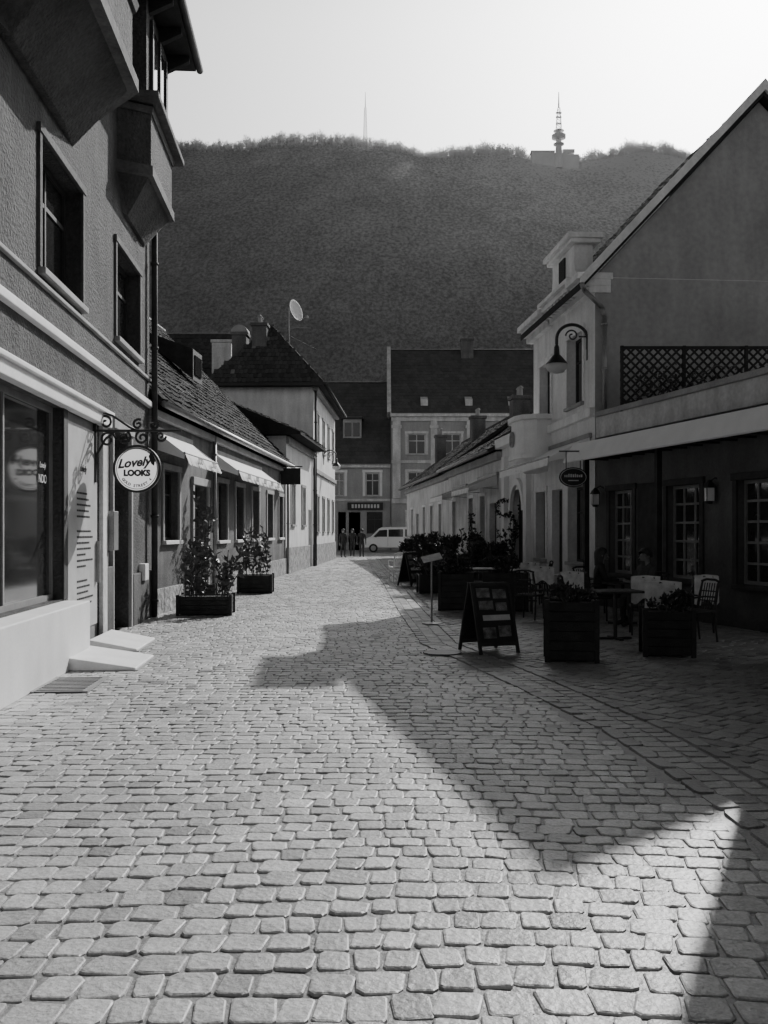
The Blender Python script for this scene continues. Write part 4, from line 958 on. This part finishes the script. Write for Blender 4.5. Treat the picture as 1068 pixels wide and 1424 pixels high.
# ================================================================ VAN
t=thing('parked_van','white delivery van parked across the far end of the street','van',(X(503,74)+2.4,74,0.01),R(0))
W=.92
body=[(-2.4,.35),(-2.42,.75),(-2.25,1.02),(-1.72,1.16),(-1.1,1.78),(-.85,1.9),(2.2,1.95),(2.36,1.8),(2.42,.9),(2.4,.35)]
q=MB();q.prism(body,-W,W);q.build('body',M['van'],t,bevel=.06)
for s in (-1,1):
    y0=s*(W+.004);y1=s*(W+.012)
    for pl_ in ([(-1.5,1.18),(-1.02,1.68),(-.45,1.72),(-.45,1.18)],[(-.35,1.18),(-.35,1.73),(.75,1.75),(.75,1.18)],[(.9,1.2),(.9,1.75),(2.1,1.75),(2.15,1.2)]):
        q=MB();q.prism(pl_,min(y0,y1),max(y0,y1));q.build('side_window',M['glass'],t)
q=MB();q.loft([(-1.76,-.78,1.2),(-1.76,.78,1.2),(-1.77,.78,1.17),(-1.77,-.78,1.17)],[(-1.16,-.74,1.76),(-1.16,.74,1.76),(-1.2,.74,1.76),(-1.2,-.74,1.76)]);q.build('windscreen',M['glass'],t)
for a in (-1.5,1.5):
    for s in (-1,1):
        q=MB();q.cyl((a,s*.72,.32),(a,s*.945,.32),.33,.33,24);w=q.build('wheel',M['tyre'],t,bevel=.02)
        q=MB();q.cyl((a,s*.946,.32),(a,s*.956,.32),.2,.18,20);q.build('rim',M['metal'],w)
for s in (-1,1):
    q=MB();q.box(-2.42,-2.2,s*.62-.16,s*.62+.16,.74,.93);q.build('headlight',M['lampglass'],t)
q=MB();q.box(-2.5,-2.38,-.9,.9,.33,.55);q.build('bumper',M['trim'],t)
q=MB();q.box(2.38,2.48,-.9,.9,.33,.55);q.build('bumper',M['trim'],t)
q=MB();q.box(-1.38,-1.25,-1.1,-.93,1.15,1.32);q.build('mirror',M['black'],t)
for a in (-.4,.82):
    q=MB();q.box(a-.006,a+.006,-W-.0035,-W+.02,.45,1.16);q.build('door_seam',M['black'],t)
# ================================================================ LIGHT, SKY, CAMERA
sv=Vector((.66,1.45,1.0)).normalized();el=math.asin(sv.z);az=math.atan2(sv.x,sv.y)
L=bpy.data.lights.new('sun','SUN');L.energy=5;L.angle=R(.5);L.color=(1,.99,.98);lo_=bpy.data.objects.new('sun',L);C.objects.link(lo_)
lo_.rotation_euler=sv.to_track_quat('Z','Y').to_euler();lo_.location=(20,40,60)
w=bpy.data.worlds.new('World');bpy.context.scene.world=w;w.use_nodes=True;n=w.node_tree.nodes;l=w.node_tree.links
sk=n.new('ShaderNodeTexSky');sk.sky_type='NISHITA';sk.sun_disc=False;sk.sun_elevation=el;sk.sun_rotation=az;sk.dust_density=4;sk.air_density=1.0;sk.ozone_density=1
bw=n.new('ShaderNodeRGBToBW');l.new(sk.outputs[0],bw.inputs[0])
def mth(op,a,b):
    x=n.new('ShaderNodeMath');x.operation=op
    for i,q in enumerate((a,b)):
        if isinstance(q,(int,float)): x.inputs[i].default_value=q
        else: l.new(q,x.inputs[i])
    return x.outputs[0]
v=mth('MULTIPLY',mth('POWER',mth('DIVIDE',bw.outputs[0],5.2),1.05),7.3)
tc=n.new('ShaderNodeTexCoord');sp=n.new('ShaderNodeSeparateXYZ');l.new(tc.outputs['Generated'],sp.inputs[0])
mr=n.new('ShaderNodeMapRange');mr.interpolation_type='SMOOTHSTEP';l.new(sp.outputs[2],mr.inputs[0])
for i,q in enumerate((.45,.66,1,.04)): mr.inputs[i+1].default_value=q
v=mth('MULTIPLY',v,mr.outputs[0])
l.new(v,n['Background'].inputs['Color']);n['Background'].inputs['Strength'].default_value=.15
cam=bpy.data.cameras.new('camera');co=bpy.data.objects.new('camera',cam);C.objects.link(co);co.location=(0,0,EYE);co.rotation_euler=(R(90),0,0)
cam.sensor_fit='HORIZONTAL';cam.sensor_width=36;cam.lens=36*F/1068;cam.shift_y=(H-712)/1068;cam.clip_start=.1;cam.clip_end=5000
bpy.context.scene.camera=co
